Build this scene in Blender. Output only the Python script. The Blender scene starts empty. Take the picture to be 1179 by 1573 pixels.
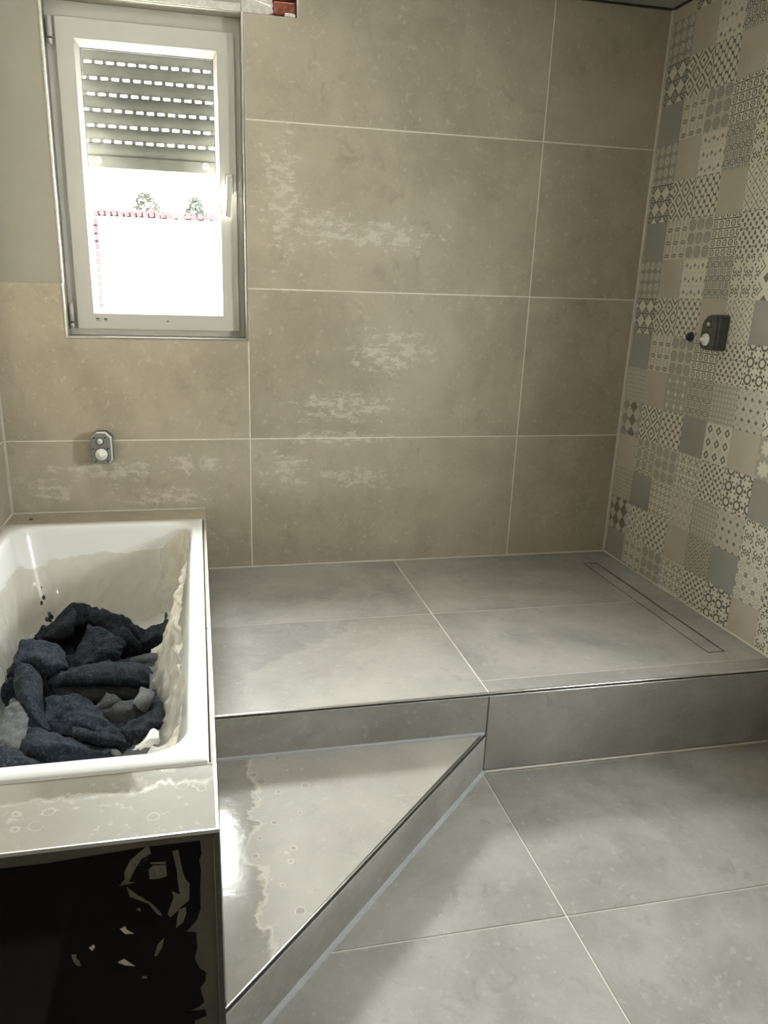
import bpy, bmesh, math, random, base64, zlib
from mathutils import Vector, Matrix
random.seed(7)
S = bpy.context.scene
COL = S.collection

# ------------------------------------------------------------------ camera
FPX, CXP, CYP = 1159.93, 560.68, 807.74
CAM = Vector((-0.2014, -3.1660, 1.4640)); YAW, PITCH, ROLL = 0.2198, 0.3005, 0.0304
cam_d = bpy.data.cameras.new('camera'); cam = bpy.data.objects.new('camera', cam_d); COL.objects.link(cam)
_f = Vector((math.sin(YAW)*math.cos(PITCH), math.cos(YAW)*math.cos(PITCH), -math.sin(PITCH)))
_r = _f.cross(Vector((0, 0, 1))).normalized(); _u = _r.cross(_f)
_r2 = _r*math.cos(ROLL)+_u*math.sin(ROLL); _u2 = -_r*math.sin(ROLL)+_u*math.cos(ROLL)
M = Matrix((_r2, _u2, -_f)).transposed().to_4x4(); M.translation = CAM
cam.matrix_world = M
cam_d.sensor_fit = 'VERTICAL'; cam_d.sensor_height = 36.0; cam_d.sensor_width = 27.0
cam_d.lens = FPX/1573*36.0
cam_d.shift_x = (589.5-CXP)/1573; cam_d.shift_y = (CYP-786.5)/1573
cam_d.clip_start = 0.02; cam_d.clip_end = 200
S.camera = cam

# ------------------------------------------------------------------ daylight
SKY = 17.0
W = bpy.data.worlds.new('overcast_sky'); S.world = W; W.use_nodes = True
bg = W.node_tree.nodes['Background']; bg.inputs[1].default_value = SKY
_t = W.node_tree; _tc = _t.nodes.new('ShaderNodeTexCoord'); _sp = _t.nodes.new('ShaderNodeSeparateXYZ'); _rp = _t.nodes.new('ShaderNodeValToRGB')
_t.links.new(_tc.outputs['Generated'], _sp.inputs[0]); _t.links.new(_sp.outputs[2], _rp.inputs[0]); _t.links.new(_rp.outputs[0], bg.inputs[0])
_rp.color_ramp.elements[0].position = 0.0; _rp.color_ramp.elements[0].color = (1.12, 1.09, 1.03, 1)      # hazy sky: brighter towards the horizon, all round
_rp.color_ramp.elements[1].position = 1.0; _rp.color_ramp.elements[1].color = (.55, .56, .57, 1)
S.view_settings.view_transform = 'Standard'; S.view_settings.look = 'None'
S.view_settings.gamma = 1.0; S.view_settings.use_curve_mapping = False
S.view_settings.exposure = 3.38
S.cycles.max_bounces = 10; S.cycles.diffuse_bounces = 6; S.cycles.glossy_bounces = 4
S.cycles.transparent_max_bounces = 12; S.cycles.caustics_reflective = False; S.cycles.caustics_refractive = False
S.cycles.sample_clamp_indirect = 6.0; S.cycles.use_denoising = True
def portal(name, loc, rot, sx, sz):
    l = bpy.data.lights.new(name, 'AREA'); l.shape = 'RECTANGLE'; l.size = sx; l.size_y = sz
    l.cycles.is_portal = True
    o = bpy.data.objects.new(name, l); COL.objects.link(o); o.location = loc; o.rotation_euler = rot
portal('daylight_portal', (-0.343, 0.275, 1.84), (math.radians(-90), 0, 0), 0.70, 1.16)
W2 = (-2.08, -1.76, 1.20, 1.60)          # y0,y1,z0,z1 of the small side window in the right wall, beside the camera
portal('daylight_portal', (1.78, (W2[0]+W2[1])/2, (W2[2]+W2[3])/2), (0, math.radians(90), 0), W2[3]-W2[2]+.1, W2[1]-W2[0]+.1)

# ------------------------------------------------------------------ dimensions (metres)
XL, XR = -0.962, 1.7056            # left and right wall
ZC = 2.577                         # ceiling
YF = -4.30                         # wall behind the camera
J0, J1, J2 = 0.8597, 1.4628, 2.0659  # horizontal joints of the back wall
XB, XC = 1.1979, 0.6453            # vertical joint back wall, joint of the platform
ZP, YE = 0.2862, -1.2167           # platform height and front edge
ZS = 0.1413                        # corner step height
XT, ZL, YD = -0.1951, 0.5611, -2.0407   # tub surround: right face, top, front
G = 0.0021                         # half joint width

# ------------------------------------------------------------------ object helpers
def link(name, me, mat=None, parent=None, smooth=False):
    o = bpy.data.objects.new(name, me); COL.objects.link(o)
    if mat is not None and len(me.materials) == 0: me.materials.append(mat)
    if smooth:
        for p in me.polygons: p.use_smooth = True
    if parent is not None:
        o.parent = parent; o.matrix_parent_inverse = Matrix.Translation(-parent.location)
    return o
def tag(o, label=None, cat=None, group=None, kind=None):
    if label: o['label'] = label
    if cat: o['category'] = cat
    if group: o['group'] = group
    if kind: o['kind'] = kind
    return o
def empty(name, loc, label=None, cat=None, group=None, kind=None):
    o = bpy.data.objects.new(name, None); COL.objects.link(o); o.location = loc; o.empty_display_size = .05
    return tag(o, label, cat, group, kind)
def bm_mesh(name, bm):
    bmesh.ops.recalc_face_normals(bm, faces=bm.faces[:])
    me = bpy.data.meshes.new(name); bm.to_mesh(me); bm.free(); return me
def add_box(bm, a, b):
    x0, y0, z0 = [min(p, q) for p, q in zip(a, b)]; x1, y1, z1 = [max(p, q) for p, q in zip(a, b)]
    v = [bm.verts.new(p) for p in ((x0,y0,z0),(x1,y0,z0),(x1,y1,z0),(x0,y1,z0),(x0,y0,z1),(x1,y0,z1),(x1,y1,z1),(x0,y1,z1))]
    for f in ((0,1,2,3),(4,5,6,7),(0,1,5,4),(1,2,6,5),(2,3,7,6),(3,0,4,7)): bm.faces.new([v[i] for i in f])
    return v
def bevel_all(bm, w, seg=1):
    bmesh.ops.bevel(bm, geom=bm.edges[:], offset=w, segments=seg, affect='EDGES', profile=.5, clamp_overlap=True)
def box(name, a, b, mat, parent=None, bevel=0, seg=1):
    bm = bmesh.new(); add_box(bm, a, b)
    if bevel: bmesh.ops.recalc_face_normals(bm, faces=bm.faces[:]); bevel_all(bm, bevel, seg)
    return link(name, bm_mesh(name, bm), mat, parent)
def boxes(name, lst, mat, parent=None, bevel=0):
    bm = bmesh.new()
    for a, b in lst: add_box(bm, a, b)
    if bevel: bmesh.ops.recalc_face_normals(bm, faces=bm.faces[:]); bevel_all(bm, bevel)
    return link(name, bm_mesh(name, bm), mat, parent)
def prism(name, poly, d0, d1, mat, parent=None, plane='xy', bevel=0):
    # polygon in a plane, extruded along the third axis
    def P(p, d): return (p[0], p[1], d) if plane == 'xy' else ((p[0], d, p[1]) if plane == 'xz' else (d, p[0], p[1]))
    bm = bmesh.new()
    lo = [bm.verts.new(P(p, d0)) for p in poly]; hi = [bm.verts.new(P(p, d1)) for p in poly]
    bm.faces.new(lo); bm.faces.new(hi)
    n = len(poly)
    for i in range(n): bm.faces.new((lo[i], lo[(i+1)%n], hi[(i+1)%n], hi[i]))
    bmesh.ops.recalc_face_normals(bm, faces=bm.faces[:])
    if bevel: bevel_all(bm, bevel)
    return link(name, bm_mesh(name, bm), mat, parent)
def ring(name, o, i, y0, y1, mat, parent=None, yi=None, bevel=0):
    # mitred rectangular frame in xz; o,i = (x0,x1,z0,z1); y0 room-side face, y1 back; yi = room-side depth of the inner edge
    yi = y0 if yi is None else yi
    bm = bmesh.new()
    def q(r, y): return [bm.verts.new((x, y, z)) for x, z in ((r[0],r[2]),(r[1],r[2]),(r[1],r[3]),(r[0],r[3]))]
    of, jf, ob, ib = q(o, y0), q(i, yi), q(o, y1), q(i, y1)
    for k in range(4):
        m = (k+1) % 4
        bm.faces.new((of[k], of[m], jf[m], jf[k])); bm.faces.new((ob[k], ob[m], ib[m], ib[k]))
        bm.faces.new((of[k], of[m], ob[m], ob[k])); bm.faces.new((jf[k], jf[m], ib[m], ib[k]))
    bmesh.ops.recalc_face_normals(bm, faces=bm.faces[:])
    if bevel: bevel_all(bm, bevel)
    return link(name, bm_mesh(name, bm), mat, parent)
def lathe(name, prof, mat, parent=None, origin=(0,0,0), axis='z', n=28, smooth=True):
    # prof: list of (radius, height along axis)
    bm = bmesh.new(); rings = []
    def P(r, h, a):
        c, s = r*math.cos(a), r*math.sin(a)
        v = (c, s, h) if axis == 'z' else ((c, h, s) if axis == 'y' else (h, c, s))
        return tuple(p+q for p, q in zip(v, origin))
    for r, h in prof:
        if r < 1e-6: rings.append([bm.verts.new(P(0, h, 0))])
        else: rings.append([bm.verts.new(P(r, h, 2*math.pi*k/n)) for k in range(n)])
    for a, b in zip(rings, rings[1:]):
        for k in range(n):
            m = (k+1) % n
            vs = [a[0] if len(a)==1 else a[k], a[0] if len(a)==1 else a[m], b[0] if len(b)==1 else b[m], b[0] if len(b)==1 else b[k]]
            u = []
            for v in vs:
                if v not in u: u.append(v)
            if len(u) > 2: bm.faces.new(u)
    if len(rings[0]) > 1: bm.faces.new(rings[0])
    if len(rings[-1]) > 1: bm.faces.new(rings[-1])
    o = link(name, bm_mesh(name, bm), mat, parent)
    if smooth:
        for p in o.data.polygons: p.use_smooth = len(p.vertices) <= 4
    return o
def strip(name, pts, w, t, up, mat, parent=None):
    # flat bar along a polyline; width w sideways, thickness t along up
    bm = bmesh.new(); up = Vector(up); rows = []
    P = [Vector(p) for p in pts]
    for k, p in enumerate(P):
        d = (P[min(k+1, len(P)-1)]-P[max(k-1, 0)]).normalized(); s = d.cross(up).normalized()*w/2
        rows.append([bm.verts.new(p+a*s+b*up*t/2) for a, b in ((-1,-1),(1,-1),(1,1),(-1,1))])
    for a, b in zip(rows, rows[1:]):
        for k in range(4): bm.faces.new((a[k], a[(k+1)%4], b[(k+1)%4], b[k]))
    bm.faces.new(rows[0]); bm.faces.new(rows[-1])
    return link(name, bm_mesh(name, bm), mat, parent)

# ------------------------------------------------------------------ node helpers
class X:
    """a value in a node tree; arithmetic makes Math nodes"""
    def __init__(s, t, k): s.t, s.k = t, k
    def op(s, o, b=None, c=None):
        n = s.t.nodes.new('ShaderNodeMath'); n.operation = o
        for i, v in enumerate((s, b, c)):
            if v is None: continue
            if isinstance(v, X): s.t.links.new(v.k, n.inputs[i])
            else: n.inputs[i].default_value = v
        return X(s.t, n.outputs[0])
    def __add__(s, b): return s.op('ADD', b)
    __radd__ = __add__
    def __sub__(s, b): return s.op('SUBTRACT', b)
    def __rsub__(s, b): return (s*-1)+b
    def __mul__(s, b): return s.op('MULTIPLY', b)
    __rmul__ = __mul__
    def __truediv__(s, b): return s.op('DIVIDE', b)
    def __lt__(s, b): return s.op('LESS_THAN', b)
    def __gt__(s, b): return s.op('GREATER_THAN', b)
    def __abs__(s): return s.op('ABSOLUTE')
    def fr(s): return s.op('FRACT')
    def fl(s): return s.op('FLOOR')
    def sin(s): return s.op('SINE')
    def cos(s): return s.op('COSINE')
    def sqrt(s): return s.op('SQRT')
    def mx(s, b): return s.op('MAXIMUM', b)
    def mn(s, b): return s.op('MINIMUM', b)
    def at2(s, b): return s.op('ARCTAN2', b)
    def pw(s, b): return s.op('POWER', b)
    def band(s, a, b): return (s > a)*(s < b)
    def ss(s, a, b):            # smoothstep a..b -> 0..1
        n = s.t.nodes.new('ShaderNodeMapRange'); n.interpolation_type = 'SMOOTHSTEP'
        s.t.links.new(s.k, n.inputs[0]); n.inputs[1].default_value = a; n.inputs[2].default_value = b
        return X(s.t, n.outputs[0])
def new_mat(name, color=(.5,.5,.5), rough=.5, metal=0., spec=.5):
    m = bpy.data.materials.new(name); m.use_nodes = True
    b = m.node_tree.nodes['Principled BSDF']
    b.inputs['Base Color'].default_value = (*color, 1); b.inputs['Roughness'].default_value = rough
    b.inputs['Metallic'].default_value = metal; b.inputs['Specular IOR Level'].default_value = spec
    return m
def tree(m): return m.node_tree, m.node_tree.nodes['Principled BSDF']
def noise(t, vec, scale, detail=4, rough=.55, dist=0., dim='3D'):
    n = t.nodes.new('ShaderNodeTexNoise'); n.noise_dimensions = dim
    n.inputs['Scale'].default_value = scale; n.inputs['Detail'].default_value = detail
    n.inputs['Roughness'].default_value = rough; n.inputs['Distortion'].default_value = dist
    if vec is not None: t.links.new(vec, n.inputs['Vector'])
    return X(t, n.outputs[0])
def cmix(t, fac, a, b):
    n = t.nodes.new('ShaderNodeMix'); n.data_type = 'RGBA'
    if isinstance(fac, X): t.links.new(fac.k, n.inputs[0])
    else: n.inputs[0].default_value = fac
    for v, i in ((a, 6), (b, 7)):
        if isinstance(v, tuple): n.inputs[i].default_value = (*v, 1)
        else: t.links.new(v, n.inputs[i])
    return n.outputs[2]
def combine(t, x, y, z):
    n = t.nodes.new('ShaderNodeCombineXYZ')
    for i, v in enumerate((x, y, z)):
        if isinstance(v, X): t.links.new(v.k, n.inputs[i])
        else: n.inputs[i].default_value = v
    return n.outputs[0]
def posxyz(t):
    g = t.nodes.new('ShaderNodeNewGeometry'); s = t.nodes.new('ShaderNodeSeparateXYZ'); t.links.new(g.outputs['Position'], s.inputs[0])
    return [X(t, s.outputs[i]) for i in range(3)]
def bump(t, b, h, strength=.1, dist=.002):
    n = t.nodes.new('ShaderNodeBump'); n.inputs['Strength'].default_value = strength; n.inputs['Distance'].default_value = dist
    t.links.new(h.k, n.inputs['Height']); t.links.new(n.outputs[0], b.inputs['Normal'])
# ------------------------------------------------------------------ materials
def tile_mat(name, dark, light, pale, rough=.40, blobs=(), streak=(1, 1, 1), extra=None):
    """large cement-look tile: cloudy print that differs tile by tile; blobs = worn pale patches of the print plus a painted-in pool of light (x,y,z,rx,rz)"""
    m = new_mat(name, dark, rough, 0., .22); t, b = tree(m)
    x, y, z = posxyz(t)
    oi = t.nodes.new('ShaderNodeObjectInfo'); rnd = X(t, oi.outputs['Random'])
    vec = combine(t, x*streak[0]+rnd*17., y*streak[1]+rnd*9., z*streak[2]+rnd*23.)
    cloud = noise(t, vec, 1.7, 7, .6, .6); mid = noise(t, vec, 7., 6, .62, .3); fine = noise(t, vec, 60., 3, .6)
    v = (cloud.ss(.33, .68)*.62+mid.ss(.3, .72)*.28+fine*.14)
    col = cmix(t, v, dark, light)
    scr = noise(t, combine(t, x*1.+rnd*5., y*1., z*1.9+rnd*3.), 17., 11, .78, .25)
    patch = noise(t, vec, 1.1, 3, .5).ss(.60, .78)*scr.ss(.46, .62)*.55
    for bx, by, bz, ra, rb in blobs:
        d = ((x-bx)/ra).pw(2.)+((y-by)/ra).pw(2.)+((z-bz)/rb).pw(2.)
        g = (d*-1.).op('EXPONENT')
        patch = patch.mx(((scr-.5)*2.8+g*.62-.42).ss(.0, .30)*.70).mx(g*(mid*.5+.05)*.50)  # soft last term paints the pool of light into the tile colour
    speck = noise(t, vec, 48., 3, .6).ss(.58, .72)*.30
    stain = noise(t, vec, 12., 6, .7, .9).ss(.54, .76)*.42
    col = cmix(t, stain, col, tuple(c*.72 for c in dark))
    col = cmix(t, patch.mx(speck), col, pale)
    r = mid*.12+(rough-.06)
    h = fine*.6+mid*.4
    if extra:
        res = extra(t, x, y, z, col, r); col, r = res[0], res[1]
        if len(res) > 2: h = h+res[2]
    t.links.new(col, b.inputs['Base Color']); t.links.new(r.k, b.inputs['Roughness'])
    bump(t, b, h, .07, .001)
    return m
WALL_D, WALL_L, WALL_P = (.325, .283, .220), (.470, .418, .333), (.64, .60, .52)
FLO_D, FLO_L, FLO_P = (.245, .238, .222), (.430, .420, .396), (.54, .53, .50)
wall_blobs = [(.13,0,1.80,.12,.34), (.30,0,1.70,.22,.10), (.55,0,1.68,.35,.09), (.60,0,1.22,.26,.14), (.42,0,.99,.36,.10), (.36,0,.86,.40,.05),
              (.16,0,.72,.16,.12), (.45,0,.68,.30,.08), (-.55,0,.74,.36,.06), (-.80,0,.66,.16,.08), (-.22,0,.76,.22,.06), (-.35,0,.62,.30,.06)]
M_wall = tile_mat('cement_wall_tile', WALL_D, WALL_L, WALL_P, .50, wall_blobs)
M_floor = tile_mat('cement_floor_tile', FLO_D, FLO_L, FLO_P, .58)
M_riser = tile_mat('cement_riser_tile', FLO_D, FLO_L, FLO_P, .58, streak=(1,1,1.2))

def residue(edge_fn, haze_amt=.34, ring_amt=.55):
    """dried cement water: pale haze with a lobed rim, dark droplets ringed by lime, and a wet film left beside the tub"""
    def f(t, x, y, z, col, r):
        vec = combine(t, x, y, 0.)
        n1 = noise(t, vec, 9., 6, .62, .4); n2 = noise(t, vec, 34., 4, .6)
        s = edge_fn(x, y)+(n1-.5)*.16+(n2-.5)*.025     # <0 wet film, >0 dried haze
        haze = s.ss(.0, .012); rim = s.ss(-.006, .001)*(1.-s.ss(.004, .016))
        vo = t.nodes.new('ShaderNodeTexVoronoi'); vo.inputs['Scale'].default_value = 25.; t.links.new(combine(t, x+n2*.02, y+n1*.03, 0.), vo.inputs['Vector'])
        dd = X(t, vo.outputs['Distance']); sep = t.nodes.new('ShaderNodeSeparateColor'); t.links.new(vo.outputs['Color'], sep.inputs[0])
        pick = X(t, sep.outputs[0])*1.; rad = X(t, sep.outputs[1])*.20+.10
        near = (1.-s.ss(.07, .20))*haze*(pick > .42)
        spot = (dd < rad)*near; ringm = dd.op('SUBTRACT', rad)
        ringm = (abs(ringm) < .055)*near*(1.-spot)
        col = cmix(t, haze*haze_amt, col, (.53, .505, .45))
        col = cmix(t, (rim*ring_amt*1.35).mx(ringm*ring_amt), col, (.62, .60, .54))
        col = cmix(t, spot*.45, col, (.24, .225, .195))
        film = 1.-haze
        col = cmix(t, film*.30, col, (.22, .205, .175))
        r = r-film*.44+haze*.03
        ripple = noise(t, vec, 42., 3, .6)*film*5.
        return col, r, ripple
    return f
# step: film along the tub side; platform corner: haze boundary; deck: wet along the tub rim
M_step = tile_mat('step_tile', FLO_D, FLO_L, FLO_P, .56, extra=residue(lambda x, y: (x+.115)*.9+(y+1.62).op('ABSOLUTE')*-.05))
M_deck = tile_mat('tub_deck_tile', (.19,.178,.150), (.27,.255,.22), (.5,.48,.42), .50, extra=residue(lambda x, y: (y+1.90)*-1.1, .12, .22))
def corner_haze(t, x, y, z, col, r):
    n1 = noise(t, combine(t, x, y, 0.), 10., 6, .62, .4)
    s = (x+.10)*.9-(y+.98).mx(0.)*1.2+(n1-.5)*.20; far = 1.-s.ss(.25, .75)
    return cmix(t, s.ss(0., .012)*far*.18, col, (.56, .535, .47)), r
M_corner = tile_mat('platform_corner_tile', FLO_D, FLO_L, FLO_P, .56, extra=corner_haze)

def plain(name, color, rough=.5, metal=0., nscale=0, namp=.1, spec=.5, bmp=0):
    m = new_mat(name, color, rough, metal, spec); t, b = tree(m)
    if nscale:
        g = t.nodes.new('ShaderNodeNewGeometry')
        n = noise(t, g.outputs['Position'], nscale, 5, .6)
        lo = tuple(c*(1-namp) for c in color); hi = tuple(min(1, c*(1+namp)) for c in color)
        t.links.new(cmix(t, n.ss(.3, .7), lo, hi), b.inputs['Base Color'])
        if bmp: bump(t, b, n, bmp, .002)
    return m
M_paint = plain('wall_paint', (.33, .31, .262), .85, nscale=3, namp=.04)
M_plaster = plain('rough_plaster', (.60, .58, .53), .9, nscale=60, namp=.12, bmp=.5)
M_raw = plain('raw_plaster', (.26, .25, .225), .9, nscale=4, namp=.1)
M_ceil = plain('plasterboard', (.30, .30, .285), .9, nscale=5, namp=.08)
M_grout = plain('grout', (.80, .77, .69), .8, nscale=30, namp=.08)
M_bed = plain('tile_bed', (.50, .47, .40), .9, nscale=20, namp=.1)
M_sil = plain('silicone_beige', (.58, .555, .49), .45, nscale=15, namp=.06)
M_silg = plain('silicone_grey', (.50, .53, .55), .40, nscale=15, namp=.06)
M_alu = plain('brushed_aluminium', (.72, .71, .68), .28, 1., nscale=40, namp=.06)
M_aluw = plain('satin_profile', (.70, .69, .66), .35, .6, nscale=40, namp=.05)
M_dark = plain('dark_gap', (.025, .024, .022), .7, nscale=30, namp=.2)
M_pvc = plain('white_pvc', (.50, .49, .455), .38, nscale=2, namp=.02)
M_pvcg = plain('grey_pvc', (.40, .395, .365), .45, nscale=2, namp=.03)
M_gasket = plain('black_gasket', (.03, .03, .03), .6, nscale=30, namp=.1)
M_anth = plain('anthracite_sheet', (.03, .03, .03), .5, nscale=9, namp=.1)
M_slat = plain('shutter_aluminium', (.105, .105, .092), .6, nscale=9, namp=.14, spec=.1)
M_acryl = plain('white_acrylic', (.83, .84, .85), .22, nscale=2, namp=.01)
M_black = plain('black_plastic', (.03, .03, .032), .45, nscale=40, namp=.15)
M_box = plain('grey_plastic_cover', (.20, .20, .205), .5, nscale=40, namp=.06)
M_boxd = plain('anthracite_rubber', (.075, .073, .068), .6, nscale=60, namp=.2)
M_white = plain('white_plastic', (.80, .80, .78), .35, nscale=20, namp=.03)
M_navy = plain('navy_plastic', (.012, .016, .05), .35, nscale=30, namp=.1)
M_screw = plain('zinc_screw', (.55, .55, .52), .35, 1., nscale=60, namp=.1)
M_brick = plain('red_brick', (.22, .062, .035), .9, nscale=45, namp=.45, bmp=.7)
M_print = plain('printed_ink', (.06, .06, .06), .6, nscale=50, namp=.1)
M_clay = plain('old_red_clay', (.0084, .0056, .0060), .8, nscale=6, namp=.15, spec=0.)
M_render = plain('white_render', (.75, .74, .72), .9, nscale=2, namp=.04)
M_leaf = plain('pale_leaf', (.0092, .0090, .0074), .7, nscale=3, namp=.3, spec=0.)
M_leaf2 = plain('grey_green_leaf', (.0072, .0082, .0070), .7, nscale=3, namp=.3, spec=0.)
M_bark = plain('bark', (.008,.007,.006), .9, nscale=8, namp=.3, spec=0.)

def glass_mat():
    m = bpy.data.materials.new('window_glass'); m.use_nodes = True; t = m.node_tree; t.nodes.clear()
    o = t.nodes.new('ShaderNodeOutputMaterial'); tr = t.nodes.new('ShaderNodeBsdfTransparent'); gl = t.nodes.new('ShaderNodeBsdfGlossy')
    tr.inputs[0].default_value = (.95, .97, .96, 1); gl.inputs['Roughness'].default_value = .02
    lw = t.nodes.new('ShaderNodeLayerWeight'); lw.inputs[0].default_value = .5
    fr = X(t, lw.outputs['Facing']).pw(5.)*.9+.04
    mx = t.nodes.new('ShaderNodeMixShader'); t.links.new(fr.k, mx.inputs[0]); t.links.new(tr.outputs[0], mx.inputs[1]); t.links.new(gl.outputs[0], mx.inputs[2])
    t.links.new(mx.outputs[0], o.inputs[0]); return m
M_glass = glass_mat()
def film_mat():
    m = bpy.data.materials.new('thin_plastic_film'); m.use_nodes = True; t = m.node_tree; t.nodes.clear()
    o = t.nodes.new('ShaderNodeOutputMaterial'); tr = t.nodes.new('ShaderNodeBsdfTransparent'); gl = t.nodes.new('ShaderNodeBsdfGlossy')
    df = t.nodes.new('ShaderNodeBsdfDiffuse'); df.inputs[0].default_value = (.80, .76, .66, 1)
    tl = t.nodes.new('ShaderNodeBsdfTranslucent'); tl.inputs[0].default_value = (.80, .76, .66, 1)
    tr.inputs[0].default_value = (.96, .955, .93, 1); gl.inputs['Roughness'].default_value = .07; gl.inputs[0].default_value = (.9, .9, .88, 1)
    x, y, z = posxyz(t)
    bunched = x.ss(-.40, -.29)                                  # the sheet lies double along the right side
    md = t.nodes.new('ShaderNodeMixShader'); md.inputs[0].default_value = .35; t.links.new(df.outputs[0], md.inputs[1]); t.links.new(tl.outputs[0], md.inputs[2])
    m1 = t.nodes.new('ShaderNodeMixShader'); t.links.new((bunched*.42+.26).k, m1.inputs[0]); t.links.new(tr.outputs[0], m1.inputs[1]); t.links.new(md.outputs[0], m1.inputs[2])
    lw = t.nodes.new('ShaderNodeLayerWeight'); lw.inputs[0].default_value = .5
    f = X(t, lw.outputs['Facing']).pw(3.)*.45+.045
    m2 = t.nodes.new('ShaderNodeMixShader'); t.links.new(f.k, m2.inputs[0]); t.links.new(m1.outputs[0], m2.inputs[1]); t.links.new(gl.outputs[0], m2.inputs[2])
    t.links.new(m2.outputs[0], o.inputs[0]); return m
M_film = film_mat()
def felt_mat(name, a, b_, lint):
    m = new_mat(name, a, .95, 0, .1); t, b = tree(m)
    tc = t.nodes.new('ShaderNodeTexCoord')
    n1 = noise(t, tc.outputs['Object'], 22., 7, .7); n2 = noise(t, tc.outputs['Object'], 130., 4, .75)
    col = cmix(t, n1.ss(.32, .70), a, b_)
    col = cmix(t, n2.ss(.52, .70)*.6, col, lint)
    t.links.new(col, b.inputs['Base Color']); bump(t, b, n2*.6+n1*.8, .9, .004)
    return m
M_felt = [felt_mat('charcoal_felt', (.009, .011, .015), (.022, .026, .034), (.10, .11, .125)),
          felt_mat('navy_felt', (.011, .014, .021), (.028, .034, .047), (.12, .135, .15)),
          felt_mat('mid_grey_felt', (.075, .078, .082), (.125, .128, .13), (.21, .21, .21)),
          felt_mat('black_felt', (.0055, .0062, .008), (.013, .014, .018), (.065, .065, .072))]
M_smear = plain('grey_smear', (.125, .118, .098), .35, nscale=25, namp=.25)
M_tar = plain('black_sealing_coat', (.0035, .003, .002), .10, nscale=3, namp=.3, spec=.12)
M_board = plain('grey_board', (.090, .084, .066), .5, nscale=12, namp=.2)
# ------------------------------------------------------------------ room shell
WX0, WX1, WZ0, WZ1 = -.690, -.0085, 1.268, 2.411     # window opening in the back wall
boxes_wall = [((XL-.2, .004, -.02), (WX0, .265, ZC+.1)), ((WX1, .004, -.02), (XR+.25, .265, ZC+.1)),
              ((WX0, .004, -.02), (WX1, .265, WZ0)), ((WX0, .004, WZ1), (WX1, .265, ZC+.1))]
# the notch beside the lintel is open masonry
NX, NZ = .196, 2.411
boxes_wall[1] = ((NX, .004, -.02), (XR+.25, .265, ZC+.1))
boxes_wall += [((WX1, .004, -.02), (NX, .265, NZ)), ((WX1, .075, NZ), (NX, .265, ZC+.1))]
wall_back = tag(boxes('wall_back', boxes_wall, M_paint), kind='structure')
wall_left = tag(box('wall_left', (XL-.2, YF-.09, -.02), (XL-.004, .0045, ZC+.1), M_paint), kind='structure')
wall_front = tag(box('wall_front', (XL-.2, YF-.09, -.02), (XR+.25, YF, ZC+.1), M_raw), kind='structure')
y0, y1, z0, z1 = W2
wall_right = tag(boxes('wall_right', [((XR+.004, y1, -.02), (XR+.05, .0045, ZC+.1)), ((XR+.004, YF, -.02), (XR+.05, y0, ZC+.1)),
        ((XR+.004, y0, -.02), (XR+.05, y1, z0)), ((XR+.004, y0, z1), (XR+.05, y1, ZC+.1))], M_bed), kind='structure')
ceiling = tag(box('ceiling', (XL-.2, YF-.09, ZC), (XR+.25, .004, ZC+.1), M_ceil), kind='structure')
floor = tag(box('floor', (XL-.2, YF-.09, -.05), (XR+.25, .004, -.0025), M_grout), kind='structure')

# back wall tiles: 1.2 x 0.6 m, cut round the window, the tub and the lintel notch
T = .004
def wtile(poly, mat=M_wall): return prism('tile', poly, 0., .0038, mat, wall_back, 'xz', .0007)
g = G; xl = XL+.006; xr = XR-.007; zt = ZC-.005; zb = ZP+.004
wtile([(xl, .02), (-g, .02), (-g, J0-g), (xl, J0-g)])
wtile([(xl, J0+g), (-g, J0+g), (-g, WZ0-.008), (WX0-.009, WZ0-.008), (WX0-.009, J1-g), (xl, J1-g)])
for z0_, z1_ in ((.02, J0), (J0, J1), (J1, J2)):
    xs = -g if z1_ <= J0 else g
    wtile([(g, z0_+g), (XB-g, z0_+g), (XB-g, z1_-g), (g, z1_-g)])
    wtile([(XB+g, z0_+g), (xr, z0_+g), (xr, z1_-g), (XB+g, z1_-g)])
wtile([(g, J2+g), (XB-g, J2+g), (XB-g, zt), (NX, zt), (NX, NZ-.003), (g, NZ-.003)])
wtile([(XB+g, J2+g), (xr, J2+g), (xr, zt), (XB+g, zt)])
boxes('grout_layer', [((XL, .0010, .0), (WX0-.009, .0039, J1-.003)), ((WX0-.009, .0010, .0), (.0, .0039, WZ0-.009)), ((.0, .0010, .0), (XR, .0039, NZ-.003)), ((NX, .0010, NZ-.003), (XR, .0039, ZC-.006))], M_grout, wall_back)
box('grout_layer', (XL-.0039, YF, .0), (XL-.0010, .0, J1-.003), M_grout, wall_left)
# left wall tiles
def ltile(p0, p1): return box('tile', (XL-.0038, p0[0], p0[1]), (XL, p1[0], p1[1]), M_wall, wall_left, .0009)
for a, b in ((-.005, -1.2), (-1.2, -2.4), (-2.4, -3.6), (-3.6, YF)):
    for c, d in ((.0, J0), (J0, J1)): ltile((a-g, c+g), (b+g, d-g))
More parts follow.
